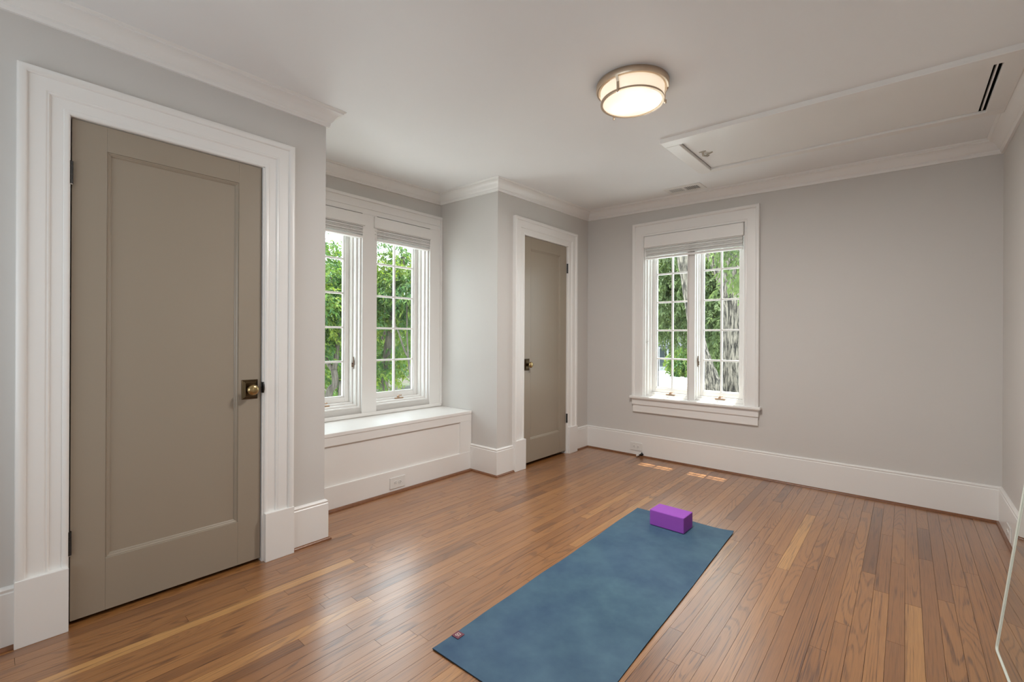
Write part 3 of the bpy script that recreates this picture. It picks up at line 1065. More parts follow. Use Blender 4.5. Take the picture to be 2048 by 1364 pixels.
# ---------------------------------------------------------------- outlets
def outlet(P, u0, u1, z0, z1, face, label):
    c = (u0 + u1) / 2
    t = thing('electrical_outlet', P(c, -face, z0), label, 'outlet', 'white duplex wall outlets')
    bx(MB(), P, u0, u1, -face - 0.0065, -face, z0, z1).build('cover_plate', M['plastic'], t, bevel=0.003)
    zc = (z0 + z1) / 2
    hw = 0.017
    for s in (-1, 1):
        uc = c + s * 0.0195
        r = thing_part('receptacle', t)
        m = MB()
        out = Vector(P(0, -1, 0)) - Vector(P(0, 0, 0))
        m.lathe(P(uc, -face - 0.006, zc), out, [(0, 0.0165), (0.002, 0.0165), (0.0026, 0.0158)], 24)
        m.build('face', M['plastic'], r)
        sl = MB()
        for dz in (-0.0062, 0.0062):
            bx(sl, P, uc - 0.0045 + 0.003 * s * 0, uc + 0.0045, -face - 0.0090, -face - 0.0080, zc + dz - 0.0012, zc + dz + 0.0012)
        sl.lathe(P(uc + s * 0.0095, -face - 0.0080, zc), out, [(0, 0.0026), (0.001, 0.0026)], 10)
        sl.build('slot', M['black'], r)
    out = Vector(P(0, -1, 0)) - Vector(P(0, 0, 0))
    MB().lathe(P(c, -face - 0.006, zc), out, [(0, 0.003), (0.0015, 0.0028)], 12).build('screw', M['plastic'], t)
    return t


outlet(lambda u, w, z: (XBF + 0.002 - w, u, z), 2.096, 2.241, 0.034, 0.124, 0.0, 'white duplex outlet in the base of the window seat')
outlet(PB, -2.226, -2.092, 0.056, 0.142, 0.018, 'white duplex outlet in the baseboard left of the back window')
outlet(lambda u, w, z: (XR + w, u, z), 4.02, 4.15, 0.030, 0.118, 0.018, 'white duplex outlet low on the right wall beside the mirror')

# small stop at the shoe moulding under the back outlet
st = thing('door_stop', (-2.10, YB - 0.045, 0.0), 'small black and white stop at the shoe moulding below the back outlet', 'door stop')
MB().lathe((-2.125, YB - 0.052, 0.018), (-0.5, -0.8, 0.1), [(-0.012, 0.006), (0.0, 0.010), (0.012, 0.0115), (0.016, 0.009)], 14).build('tip', M['plastic'], st, smooth='auto')['label'] = 'pale tip'
m = MB().tube([(-2.118, YB - 0.040, 0.018), (-2.100, YB - 0.033, 0.026), (-2.090, YB - 0.030, 0.040), (-2.084, YB - 0.030, 0.030), (-2.090, YB - 0.034, 0.018)], [0.006, 0.008, 0.012, 0.012, 0.007], 10)
m.build('stem', M['black'], st, smooth=True)['label'] = 'black curled stem'

# ---------------------------------------------------------------- attic hatch
zh = lambda x, y: zceil(x, y)
hatch = thing('attic_hatch', (-0.43, 3.5, 2.6), 'long white attic hatch with raised trim in the ceiling', 'attic hatch')


def slab(x0, x1, y0, y1, d0, d1):
    """a board following the ceiling, from d0 to d1 below it"""
    m = MB()
    cs = ((x0, y0), (x1, y0), (x1, y1), (x0, y1))
    m.loft([[(a, b, zh(a, b) - d0) for a, b in cs], [(a, b, zh(a, b) - d1) for a, b in cs]])
    return m


TW = 0.098
slab(HX0 - TW, HX1 + TW - 0.015, HY0 - TW, HY0, -0.002, 0.030).build('trim_board', M['trim'], hatch, bevel=0.003)
slab(HX0 - TW, HX1 + TW - 0.015, HY1, HY1 + TW - 0.03, -0.002, 0.020).build('trim_board', M['trim'], hatch, bevel=0.003)
slab(HX0 - TW, HX0, HY0, HY1, -0.002, 0.030).build('trim_board', M['trim'], hatch, bevel=0.003)
slab(HX1, HX1 + TW - 0.015, HY0, HY1, -0.002, 0.020).build('trim_board', M['trim'], hatch, bevel=0.003)
slab(HX0 + 0.004, HX1 - 0.030, HY0 + 0.004, HY1 - 0.004, -0.012, 0.006).build('hatch_panel', M['trim'], hatch, bevel=0.0015)
slab(HX1 - 0.019, HX1 - 0.012, HY0 + 0.004, HY1 - 0.004, -0.016, 0.004).build('edge_strip', M['trim'], hatch)
lt = MB()
lx, ly = -1.135, 3.49
lz = zh(lx, ly) - 0.006
lt.tube([(lx - 0.03, ly - 0.03, lz), (lx, ly - 0.035, lz - 0.006), (lx + 0.02, ly - 0.035, lz)], 0.005, 8)
lt.tube([(lx - 0.005, ly - 0.034, lz - 0.004), (lx - 0.012, ly, lz - 0.018), (lx + 0.004, ly + 0.045, lz - 0.012), (lx + 0.012, ly + 0.06, lz - 0.004)], [0.007, 0.008, 0.007, 0.004], 8)
lt.tube([(lx + 0.006, ly + 0.03, lz - 0.010), (lx + 0.05, ly + 0.015, lz - 0.004)], [0.006, 0.004], 8)
lt.build('latch', M['cream'], hatch, smooth=True)['label'] = 'cream pull-ring latch'

# ---------------------------------------------------------------- ceiling vent
vx0, vx1, vy0, vy1 = -1.752, -1.408, 4.195, 4.395
vent = thing('ceiling_vent', ((vx0 + vx1) / 2, (vy0 + vy1) / 2, zh(-1.58, 4.3)), 'white ceiling vent with slatted grille above the back window', 'vent')
zv = lambda x, y, d: zh(x, y) - d
gx0, gx1, gxm, gy0, gy1 = vx0 + 0.035, vx1 - 0.035, (vx0 + vx1) / 2, vy0 + 0.045, vy1 - 0.050
for r in ((vx0, vx1, vy0, gy0), (vx0, vx1, gy1, vy1), (vx0, gx0, gy0, gy1), (gx1, vx1, gy0, gy1), (gxm - 0.012, gxm + 0.012, gy0, gy1)):
    slab(*r, -0.002, 0.007).build('grille_frame', M['plastic'], vent, bevel=0.0015)
slab(gx0, gx1, gy0, gy1, -0.001, 0.0035).build('backing', M['dark'], vent)
for side, (a, b) in enumerate(((gx0, gxm - 0.012), (gxm + 0.012, gx1))):
    for k in range(8):
        xx = a + (b - a) * (k + 0.5) / 8
        w = 0.0056 if side == 0 else 0.0016
        m = MB()
        lean = 0.003 if side else -0.003
        m.loft([[(xx - w, y, zv(xx, y, 0.0068)), (xx + w, y, zv(xx, y, 0.0068)), (xx + w + lean, y, zv(xx, y, 0.0034)), (xx - w + lean, y, zv(xx, y, 0.0034))] for y in (gy0, gy1)])
        m.build('louver', M['grey_louver'], vent)
for xx in (vx0 + 0.016, vx1 - 0.016):
    MB().lathe((xx, (gy0 + gy1) / 2, zv(xx, 4.3, 0.006)), (0, 0, -1), [(0, 0.004), (0.002, 0.003)], 10).build('screw', M['steel'], vent)

# ---------------------------------------------------------------- ceiling light
LX, LY = -1.118, 2.268
LZ = zceil(LX, LY)
lamp = thing('ceiling_light', (LX, LY, LZ), 'lit round flush-mount ceiling light with metal bands', 'ceiling light')
MB().lathe((LX, LY, LZ + 0.004), (0, 0, -1), [(0, 0.176), (0.004, 0.186), (0.010, 0.190), (0.034, 0.190), (0.040, 0.186), (0.042, 0.178), (0.036, 0.168), (0.004, 0.160)], 72).build('pan', M['nickel'], lamp, smooth='auto')['label'] = 'satin nickel pan'
op = MB().lathe((LX, LY, LZ - 0.036), (0, 0, -1), [(0, 0.168), (0.02, 0.167), (0.056, 0.161), (0.062, 0.156), (0.066, 0.12), (0.068, 0.06), (0.0685, 0.0)], 72).build('diffuser', M['opal'], lamp, smooth='auto')
op['label'] = 'glowing opal glass diffuser'
rg = MB()
prof = [(0.1545, -0.0), (0.1665, -0.0), (0.1665, -0.010), (0.1545, -0.010)]
seg = 72
rg_r = []
for k in range(seg + 1):
    a = 2 * math.pi * k / seg
    rg_r.append([(LX + r * math.cos(a), LY + r * math.sin(a), LZ - 0.093 + z) for r, z in prof])
rg.loft(rg_r, True, False)
rg.build('ring', M['nickel'], lamp, smooth='auto')['label'] = 'satin nickel lower ring'
for a0 in (152, 272, 32):
    a = math.radians(a0)
    ca, sa = math.cos(a), math.sin(a)
    m = MB()
    w = 0.007
    rings = []
    for r, z in ((0.184, -0.036), (0.1705, -0.060), (0.168, -0.095)):
        rings.append([(LX + ca * (r + dr) - sa * dw, LY + sa * (r + dr) + ca * dw, LZ + z) for dr, dw in ((0, -w), (0.003, -w), (0.003, w), (0, w))])
    m.loft(rings)
    so = m.build('strap', M['nickel'], lamp)
    MB().lathe((LX + ca * 0.172, LY + sa * 0.172, LZ - 0.098), (0, 0, -1), [(0, 0.007), (0.003, 0.0075), (0.006, 0.005), (0.009, 0.006), (0.013, 0.007), (0.017, 0.005), (0.019, 0.001)], 14).build('finial', M['nickel'], so, smooth=True)
# the bulbs' light
ll = bpy.data.lights.new('ceiling_light_bulbs', 'AREA')
ll.shape, ll.size, ll.energy, ll.color = 'DISK', 0.30, 47, (1.0, 0.965, 0.93)
lo = bpy.data.objects.new('ceiling_light_bulbs', ll)
C.objects.link(lo)
lo.parent = lamp
lo.location = (0, 0, -0.112)
lp = bpy.data.lights.new('ceiling_light_glow', 'POINT')        # light leaving the sides of the opal glass
lp.energy, lp.color, lp.shadow_soft_size = 0.8, (1.0, 0.94, 0.86), 0.10
lpo = bpy.data.objects.new('ceiling_light_glow', lp)
C.objects.link(lpo)
lpo.parent = lamp
lpo.location = (0, 0, -0.23)

# ---------------------------------------------------------------- yoga mat and block
ym = thing('yoga_mat', (-1.13, 2.15, 0), 'dark teal-blue yoga mat unrolled on the oak floor', 'yoga mat')
ang = 0.0285
ym.rotation_euler = (0, 0, ang)
WM, LM, TM = 0.652, 1.958, 0.0045
ym.location = (-1.128, 2.1553, 0)


def mat_z(u, v):
    e = max(0, (v - 0.955) / 0.02)
    z = 0.0012 * (math.sin(9 * u + 1) * math.sin(7 * v) + math.sin(15 * v + 4 * u)) + 0.0012
    cu = max(0.0, (u - 0.22) / 0.106) * max(0.0, (v - 0.93) / 0.049)
    z += 0.010 * cu ** 1.5
    k = math.exp(-((u - 0.055) / 0.03) ** 2) * max(0.0, (v - 0.93) / 0.049)
    return max(0.0, z) + 0.004 * k


nu, nv = 16, 48
top, fs = [], []
for j in range(nv + 1):
    for i in range(nu + 1):
        u, v = -WM / 2 + WM * i / nu, -LM / 2 + LM * j / nv
        du = 0.0015 * math.sin(5 * v + 1)
        top.append((u + du, v, TM + mat_z(u, v)))
W_ = nu + 1
for j in range(nv):
    for i in range(nu):
        a = j * W_ + i
        fs.append((a, a + 1, a + W_ + 1, a + W_))
m = MB(); m.add(top, fs)
nb = len(m.v)
m.v += [(x_, y_, z_ - TM + 0.0003) for x_, y_, z_ in top]
m.f += [tuple(reversed([i + nb for i in f])) for f in fs]
edge = [i for i in range(W_)] + [(j * W_ + nu) for j in range(1, nv + 1)] + [nv * W_ + i for i in range(nu - 1, -1, -1)] + [j * W_ for j in range(nv - 1, 0, -1)]
for k in range(len(edge)):
    a, b = edge[k], edge[(k + 1) % len(edge)]
    m.f.append((a, a + nb, b + nb, b))
so = m.build('mat_sheet', M['mat'], None, loc=(0, 0, 0), smooth='auto')
so.data.materials.append(M['mat_under'])
for p in so.data.polygons:
    if p.normal.z < 0.5:
        p.material_index = 1
so.parent = ym
# sewn tag with its pale mark
tu, tv = -WM / 2 + 0.021, -LM / 2 + 0.122
tz = TM + 0.0026
m = MB().box(tu - 0.019, tu + 0.019, tv - 0.019, tv + 0.019, tz - 0.0012, tz + 0.0008)
tg = m.build('brand_tag', M['mat_tag'], None, loc=(0, 0, 0)); tg.parent = ym; tg['label'] = 'small mauve square tag with pale mark'
m = MB()


def stroke(pts, r):
    # flat printed stroke
    rings = []
    for i, p in enumerate(pts):
        a = Vector(pts[max(i - 1, 0)]); b = Vector(pts[min(i + 1, len(pts) - 1)])
        d = (b - a).normalized(); nn = Vector((-d.y, d.x))
        q0, q1 = Vector(p) - nn * r, Vector(p) + nn * r
        rings.append([(q0.x, q0.y, tz + 0.0006), (q1.x, q1.y, tz + 0.0006), (q1.x, q1.y, tz + 0.0013), (q0.x, q0.y, tz + 0.0013)])
    m.loft(rings)


def arc(cx, cy, r, a0, a1, n=10):
    # drawn to be read from the mat's left side
    return [(tu + cy + r * math.sin(math.radians(a0 + (a1 - a0) * k / n)), tv - 0.000 + cx + r * math.cos(math.radians(a0 + (a1 - a0) * k / n))) for k in range(n + 1)]


stroke(arc(0.0055, 0.004, 0.0042, 160, -80), 0.0011)
stroke(arc(0.0055, -0.0042, 0.0042, 80, -160), 0.0011)
stroke(arc(-0.0045, 0.0035, 0.0045, -150, 150), 0.0011)
stroke(arc(-0.0045, -0.004, 0.0050, -20, 330), 0.0012)
mk = m.build('mark', M['tag_mark'], None, loc=(0, 0, 0)); mk.parent = tg; mk['label'] = 'cream printed mark'

yb = bpy.data.objects.new('yoga_block', None)
C.objects.link(yb)
bm = bmesh.new()
bmesh.ops.create_cube(bm, size=1)
for v in bm.verts:
    v.co = Vector((v.co.x * 0.229, v.co.y * 0.150, (v.co.z + 0.5) * 0.100))
bmesh.ops.bevel(bm, geom=list(bm.edges), offset=0.0055, segments=2, profile=0.6, affect='EDGES')
me = bpy.data.meshes.new('yoga_block')
bm.to_mesh(me); bm.free()
me.materials.append(M['foam'])
bpy.data.objects.remove(yb)
yb = bpy.data.objects.new('yoga_block', me)
C.objects.link(yb)
yb.location = (-1.172, 2.972, TM + 0.0022)
yb.rotation_euler = (0, 0, -0.022)
tag(yb, 'purple foam yoga block on the far end of the mat', 'yoga block')

# ---------------------------------------------------------------- leaning mirror at the right edge
mr = thing('wall_mirror', (0.285, 2.667, 0), 'tall frameless mirror leaning on the right wall', 'mirror')
Wm, Hm, Tm = 0.80, 1.78, 0.006
lean = math.atan(0.113)
swing = math.atan(0.012 / 0.298)
# local: a = along bottom edge towards the camera, b = up, n = thickness away from the room
ea = Vector((math.sin(swing), -math.cos(swing), 0))
nh = Vector((math.cos(swing), math.sin(swing), 0))
eb = (Vector((0, 0, 1)) * math.cos(lean) + nh * math.sin(lean)).normalized()
en = (nh * math.cos(lean) - Vector((0, 0, 1)) * math.sin(lean)).normalized()
O = Vector((0.279, 2.664, 0.0012))


def mp(a, b, n):
    return tuple(O + ea * a + eb * b + en * n)


bev = 0.0065
m = MB()
m.loft([[mp(bev, bev, 0), mp(Wm - bev, bev, 0), mp(Wm - bev, Hm - bev, 0), mp(bev, Hm - bev, 0)],
        [mp(bev, bev, 0.004), mp(Wm - bev, bev, 0.004), mp(Wm - bev, Hm - bev, 0.004), mp(bev, Hm - bev, 0.004)]])
m.build('mirror_face', M['mirror'], mr)
path = []
rc = 0.018
for cx_, cy_, a0 in ((bev + rc, bev + rc, 180), (Wm - bev - rc, bev + rc, 270), (Wm - bev - rc, Hm - bev - rc, 0), (bev + rc, Hm - bev - rc, 90)):
    for k in range(6):
        a = math.radians(a0 + 90 * k / 5)
        path.append(mp(cx_ + rc * math.cos(a), cy_ + rc * math.sin(a), 0.002))
path.append(path[0])
m = MB().tube(path, 0.0065, 12, False)
m.build('polished_edge', M['mirror_edge'], mr, smooth=True)['label'] = 'rounded greenish glass edge'

# ---------------------------------------------------------------- outdoors (seen through the panes, one storey down)
ZG = -3.0
tag(box('ground', M['ground'], (-140, 60, -40, 160, ZG - 0.3, ZG)), 'mulched and grassy ground outside', kind='structure')
m = MB()
dw = [(-34, 69), (-23.3, 58.5), (-17.2, 48.5), (-12.5, 52), (-4, 46), (-4, 20), (-16, 24), (-40, 60)]
m.loft([[(x_, y_, ZG - 0.05) for x_, y_ in dw], [(x_, y_, ZG + 0.02) for x_, y_ in dw]])
tag(m.build('driveway', M['concrete'], loc=(-16, 45, ZG)), 'pale concrete driveway below the back window', 'driveway', kind='structure')
tag(box('bounce_paving', M['concrete'], (-24, XW - TH - 0.05, -8, 22, ZG - 0.05, ZG + 0.02)), 'unseen pale paving added to bounce light up through the alcove windows', 'bounce_paving', kind='structure')  # out-of-view slab added as a reflector, throws sunlight onto the ceiling
tag(box('bounce_forecourt', M['concrete'], (-4.0, 7, YB + 0.4, 34, ZG - 0.05, ZG + 0.02)), 'unseen pale paving added to bounce light up through the back window', 'bounce_paving', kind='structure')  # driveway paving carried nearer out of view, added for upward bounce
nrg = np.random.default_rng(5)


def leaves(name, parent, crowns, n_twigs, per, leaf, mat, droop=0.5, spread=0.5):
    """small pointed leaves set along drooping twigs inside ellipsoid crowns [(centre, radii, weight)]"""
    wts = np.array([c[2] for c in crowns], float); wts /= wts.sum()
    which = nrg.choice(len(crowns), n_twigs, p=wts)
    cen = np.array([c[0] for c in crowns])[which]
    rad = np.array([c[1] for c in crowns])[which]
    d = nrg.normal(size=(n_twigs, 3)); d /= np.linalg.norm(d, axis=1, keepdims=True)
    rr = nrg.uniform(0.25, 1.0, (n_twigs, 1)) ** 0.5
    start = cen + d * rad * rr
    dirn = d * np.array([1, 1, 0.3]) + nrg.normal(size=(n_twigs, 3)) * 0.5 + np.array([0, 0, -droop])
    dirn /= np.linalg.norm(dirn, axis=1, keepdims=True)
    t = np.tile(np.arange(per) // 2 * 2 / per, n_twigs)
    i = np.repeat(np.arange(n_twigs), per)
    side = np.tile(np.where(np.arange(per) % 2, 1.0, -1.0), n_twigs)[:, None]
    length = leaf * per * 0.28
    pos = start[i] + dirn[i] * (t * length)[:, None] + np.array([0, 0, -1]) * (t ** 2 * length * 0.3 * droop)[:, None]
    lat = np.cross(dirn, nrg.normal(size=(n_twigs, 3))); lat /= np.linalg.norm(lat, axis=1, keepdims=True)
    ld = lat[i] * side * spread + dirn[i] * 0.6 + np.array([0, 0, -0.45 * droop]) + nrg.normal(size=(len(i), 3)) * 0.22
    ld /= np.linalg.norm(ld, axis=1, keepdims=True)
    wv = np.cross(ld, nrg.normal(size=(len(i), 3)) * 0.7 + np.array([0, 0, 1.0])); wv /= np.linalg.norm(wv, axis=1, keepdims=True)
    L = (leaf * nrg.uniform(0.7, 1.3, (len(i), 1)))
    w = L * 0.19
    v = np.empty((len(i), 4, 3))
    v[:, 0] = pos
    v[:, 1] = pos + ld * L * 0.45 + wv * w
    v[:, 2] = pos + ld * L + np.array([0, 0, -1]) * L * 0.1
    v[:, 3] = pos + ld * L * 0.45 - wv * w
    org = np.array(world_loc(parent)) if parent is not None else np.zeros(3)
    v = (v - org).reshape(-1, 3)
    me = bpy.data.meshes.new(name)
    nq = len(i)
    me.vertices.add(nq * 4); me.vertices.foreach_set('co', v.ravel())
    me.loops.add(nq * 4); me.loops.foreach_set('vertex_index', np.arange(nq * 4))
    me.polygons.add(nq); me.polygons.foreach_set('loop_start', np.arange(nq) * 4); me.polygons.foreach_set('loop_total', np.full(nq, 4))
    me.update(); me.validate()
    me.materials.append(mat)
    o = bpy.data.objects.new(name, me)
    C.objects.link(o)
    o.parent = parent
    o['kind'] = 'stuff'
    return o


def trunk_mesh(path, rad, seg=40, rough=0.12, sub=6, rounds=14):
    """a furrowed trunk: tube along a smooth path with ridged radius"""
    P = [Vector(p) for p in path]
    pts, rs = [], []
    for k in range(len(P) - 1):
        p0, p1, p2, p3 = P[max(k - 1, 0)], P[k], P[k + 1], P[min(k + 2, len(P) - 1)]
        for s in range(sub):
            u = s / sub
            pts.append(0.5 * ((2 * p1) + (-p0 + p2) * u + (2 * p0 - 5 * p1 + 4 * p2 - p3) * u * u + (-p0 + 3 * p1 - 3 * p2 + p3) * u ** 3))
            rs.append(rad[k] + (rad[k + 1] - rad[k]) * u)
    pts.append(P[-1]); rs.append(rad[-1])
    mb = MB()
    ref = Vector((1, 0.2, 0)); rings = []
    for i, p in enumerate(pts):
        d = (pts[min(i + 1, len(pts) - 1)] - pts[max(i - 1, 0)]).normalized()
        ref = (ref - d * ref.dot(d)).normalized(); s = d.cross(ref)
        ring = []
        for k in range(seg):
            a = 2 * math.pi * k / seg
            f = 1 + rough * (0.6 * math.sin(rounds * a + 1.3 * math.sin(i * 0.7) + 2) * math.sin(i * 0.33 + 3 * a) + 0.5 * math.sin(5 * a + i * 0.21) + 0.25 * nrg.normal())
            ring.append(p + (ref * math.cos(a) + s * math.sin(a)) * rs[i] * f)
        rings.append(ring)
    return mb.loft(rings)


# the big forked tree by the back window
bt = thing('tree', (-2.9, 10.75, ZG), 'big furrowed tree with a leaning second trunk close outside the back window', 'tree')
tk = trunk_mesh([(-2.95, 10.75, ZG), (-2.87, 10.76, -1), (-2.83, 10.78, 0.6), (-2.83, 10.78, 1.8), (-2.80, 10.8, 3.0), (-2.7, 10.8, 5.0), (-2.5, 10.8, 8.0)], [0.42, 0.31, 0.27, 0.245, 0.235, 0.2, 0.13], 56, 0.10, 10)
tk.build('trunk', M['bark'], bt, smooth=True)
l2 = trunk_mesh([(-2.95, 10.3, ZG), (-2.93, 10.15, -1.0), (-3.02, 10.05, 0.0), (-3.20, 9.98, 0.6), (-3.36, 9.92, 1.2), (-3.46, 9.85, 2.0), (-3.60, 9.75, 3.0), (-3.9, 9.6, 5.0), (-4.3, 9.5, 8)], [0.34, 0.25, 0.20, 0.175, 0.145, 0.135, 0.125, 0.1, 0.06], 48, 0.10, 8)
l2.build('leaning_trunk', M['bark'], bt, smooth=True)
lm = trunk_mesh([(-2.86, 10.7, 1.9), (-3.0, 10.62, 2.35), (-3.12, 10.55, 2.75), (-3.28, 10.45, 3.2), (-3.6, 10.3, 4.2), (-4.2, 10.0, 6)], [0.15, 0.125, 0.11, 0.10, 0.08, 0.04], 32, 0.10, 6)
lm.build('limb', M['bark'], bt, smooth=True)
br = MB().tube([(-2.8, 10.7, 3.4), (-2.3, 9.8, 3.7), (-2.1, 9.0, 3.5), (-2.1, 8.4, 3.1)], [0.05, 0.035, 0.022, 0.008], 8)
br.tube([(-2.1, 9.0, 3.5), (-2.3, 8.5, 3.1), (-2.33, 8.2, 2.6)], [0.02, 0.012, 0.005], 6)
br.build('branch', M['bark_smooth'], bt, smooth=True)
leaves('foliage', bt, [((-2.05, 8.4, 2.72), (0.34, 0.35, 0.40), 1.0), ((-2.42, 8.3, 2.98), (0.30, 0.3, 0.20), 0.5), ((-1.95, 8.5, 3.3), (0.5, 0.4, 0.3), 0.7), ((-2.25, 8.35, 2.25), (0.14, 0.2, 0.20), 0.22)], 105, 12, 0.105, M['leaf_ash'], 0.9)
leaves('foliage', bt, [((-5.0, 11.5, 10.5), (3.2, 2.4, 2.2), 1), ((-1.0, 12.5, 11.5), (3, 2.2, 2.2), 0.8)], 1100, 14, 0.16, M['leaf_ash'], 0.7)


def tree(label, base, h, r, crowns, twigs, leaf, mat, per=14, stems=None, bark='bark_smooth', name='tree', droop=0.6):
    t = thing(name, base, label, 'tree' if 'shrub' not in name else 'shrub', None)
    if stems is None:
        b = Vector(base)
        stems = [([b, b + Vector((0.1 * r, 0, h * 0.35)), b + Vector((-0.1 * r, 0.1 * r, h * 0.7))], [r, r * 0.8, r * 0.4])]
    for k, (pth, rad) in enumerate(stems):
        trunk_mesh(pth, rad, 16, 0.05, 6, 5).build('trunk' if k == 0 else 'branch', M[bark], t, smooth=True)
    leaves('foliage', t, crowns, twigs, per, leaf, mat, droop)
    return t


# maples outside the alcove windows
K = 2.0


def fw(p):
    """the garden trees stand about nine metres from the camera"""
    return (p[0] * K, p[1] * K, max(ZG, 1.25 + (p[2] - 1.25) * K))


def fs_(lst):
    return [([fw(p) for p in pts], [r * K for r in rad]) for pts, rad in lst]


def fc(lst):
    return [(fw(c), tuple(q * K for q in r), w) for c, r, w in lst]


tree('slender forked maple outside the left alcove window', fw((-5.72, 2.86, ZG)), 6, 0.07,
     fc([((-6.1, 2.5, 1.95), (1.1, 1.0, 0.75), 1.2), ((-5.75, 3.15, 1.60), (0.50, 0.42, 0.45), 0.45), ((-5.9, 2.75, 1.15), (0.25, 0.22, 0.16), 0.06)]), 1500, 0.125, M['leaf_maple'],
     stems=fs_([([(-5.80, 2.88, -0.9), (-5.76, 2.94, 0.40), (-5.69, 3.00, 0.62), (-5.70, 2.99, 0.82)], [0.06, 0.045, 0.042, 0.040]),
            ([(-5.70, 2.99, 0.80), (-5.78, 2.92, 0.95), (-5.88, 2.80, 1.3), (-6.1, 2.6, 2.0)], [0.034, 0.028, 0.022, 0.012]),
            ([(-5.70, 2.99, 0.80), (-5.68, 3.02, 1.05), (-5.72, 3.05, 1.6), (-5.9, 3.0, 2.2)], [0.036, 0.030, 0.022, 0.010]),
            ([(-5.72, 3.06, -0.9), (-5.68, 3.06, 0.1), (-5.64, 3.06, 0.66)], [0.05, 0.04, 0.025])]))
tree('maple with a straight pale trunk outside the right alcove window', fw((-5.75, 3.66, ZG)), 6, 0.09,
     fc([((-6.0, 4.0, 2.0), (1.2, 1.0, 0.75), 1.3), ((-5.6, 4.1, 1.9), (0.6, 0.5, 0.5), 0.45), ((-5.6, 3.6, 0.80), (0.32, 0.25, 0.17), 0.12), ((-5.7, 4.0, 1.05), (0.3, 0.25, 0.2), 0.08)]), 1700, 0.125, M['leaf_maple'],
     stems=fs_([([(-5.78, 3.64, -0.9), (-5.68, 3.70, 0.0), (-5.62, 3.735, 0.95), (-5.56, 3.79, 1.45), (-5.50, 3.84, 1.9), (-5.45, 3.9, 2.4)], [0.085, 0.065, 0.055, 0.050, 0.045, 0.03])]))
tree('thin forked sapling in front of the right alcove window', fw((-4.92, 3.72, ZG)), 4, 0.04,
     fc([((-5.15, 3.75, 2.0), (0.5, 0.45, 0.35), 1.0), ((-5.05, 3.95, 1.5), (0.30, 0.26, 0.30), 0.35)]), 240, 0.11, M['leaf_maple'],
     stems=fs_([([(-4.92, 3.72, -0.9), (-4.93, 3.69, 0.2), (-4.94, 3.665, 0.65), (-4.965, 3.635, 0.99)], [0.027, 0.020, 0.017, 0.0155]),
            ([(-4.965, 3.635, 0.99), (-5.00, 3.60, 1.08), (-5.06, 3.555, 1.3), (-5.1, 3.5, 1.5), (-5.15, 3.5, 2.0)], [0.013, 0.012, 0.011, 0.009, 0.006]),
            ([(-4.965, 3.635, 0.99), (-4.98, 3.625, 1.3), (-4.985, 3.625, 1.75), (-5.05, 3.65, 2.2)], [0.011, 0.010, 0.008, 0.005])]))
pd = thing('hanging_ornament', (-4.30, 2.83, 1.2), 'two small dark pods hanging on a string outside the right alcove window', 'ornament')
for dx, dz in ((0.0, 0.0), (-0.016, -0.054)):
    MB().lathe((-4.30 + dx, 2.835 + dx, 1.318 + dz), (0, 0, -1), [(0, 0.004), (0.011, 0.011), (0.027, 0.0145), (0.042, 0.011), (0.047, 0.002)], 12).build('pod', M['pod'], pd, smooth=True)
MB().tube([(-4.30, 2.835, 2.925), (-4.30, 2.835, 1.9), (-4.30, 2.835, 1.31), (-4.316, 2.819, 1.26)], 0.0015, 5).build('string', M['pod'], pd)

far_spots = [((-18.5, 8.2, ZG), (3.0, 2.6), 'maple'), ((-17, 14.2, ZG), (3.0, 2.6), 'maple'), ((-27, 14.5, ZG), (4.5, 3.6), 'far'), ((-30, 23.5, ZG), (4.5, 3.8), 'far'), ((-15.5, 0.5, ZG), (3.0, 2.6), 'maple'), ((-30, 3, ZG), (4.5, 4), 'far')]
lab = ['yellow-green tree in the garden behind the left alcove window', 'leafy green tree in the garden behind the right alcove window', 'tall garden tree far behind the alcove windows, left of its twin',
       'tall garden tree far behind the alcove windows, right of its twin', 'garden tree hidden left of the alcove windows', 'tall far garden tree left of the alcove view']
for (b, (rw, rh), kind), l in zip(far_spots, lab):
    big = kind == 'far'
    tree(l, b, 7, 0.16, [((b[0], b[1], 1.9), (rw * 0.8, rw, rh), 1), ((b[0] + 0.6, b[1] + 0.5, 0.2), (rw * 0.6, rw * 0.7, 1.6), 0.35)], 1500 if not big else 1300, 0.15 if not big else 0.22,
         M['leaf_maple'] if not big else M['leaf_far'])
# trees beyond the back window
for i_, ((b, rw, zc, rh, tw, lf), l) in enumerate(zip([((-10.45, 30.6, ZG), 3.9, 5.2, 4.3, 2300, 0.26), ((-7.6, 30.5, ZG), 3.2, 3.2, 4.2, 1900, 0.26), ((-15.5, 36, ZG), 3.6, 6.0, 4.0, 1500, 0.30), ((-31, 78, ZG), 8, 6.5, 7.0, 1500, 0.62), ((-20, 84, ZG), 9, 6, 8.5, 1700, 0.62), ((-10, 40, ZG), 3.5, 4.0, 5.0, 1500, 0.30)],
                                      ['tall tree whose crown fills the left sash of the back window', 'dense green tree seen between the two trunks of the big tree', 'tree standing left behind the driveway', 'broad far tree left of the grey-roofed house', 'broad far tree right of the grey-roofed house', 'tree at the right beyond the driveway'])):
    tree(l, b, 8, 0.22, [((b[0] - (1.6 if i_ == 0 else 0), b[1], zc), (rw, rw, rh), 1)], tw, lf, M['leaf_ash'] if lf < 0.28 else M['leaf_far'])
tree('yellow-green weeping tree beside the porch of the far house', (-18.8, 51.0, ZG), 4, 0.12, [((-18.8, 51.0, -0.9), (1.5, 1.5, 1.5), 1)], 420, 0.30, M['leaf_maple'], droop=1.4)
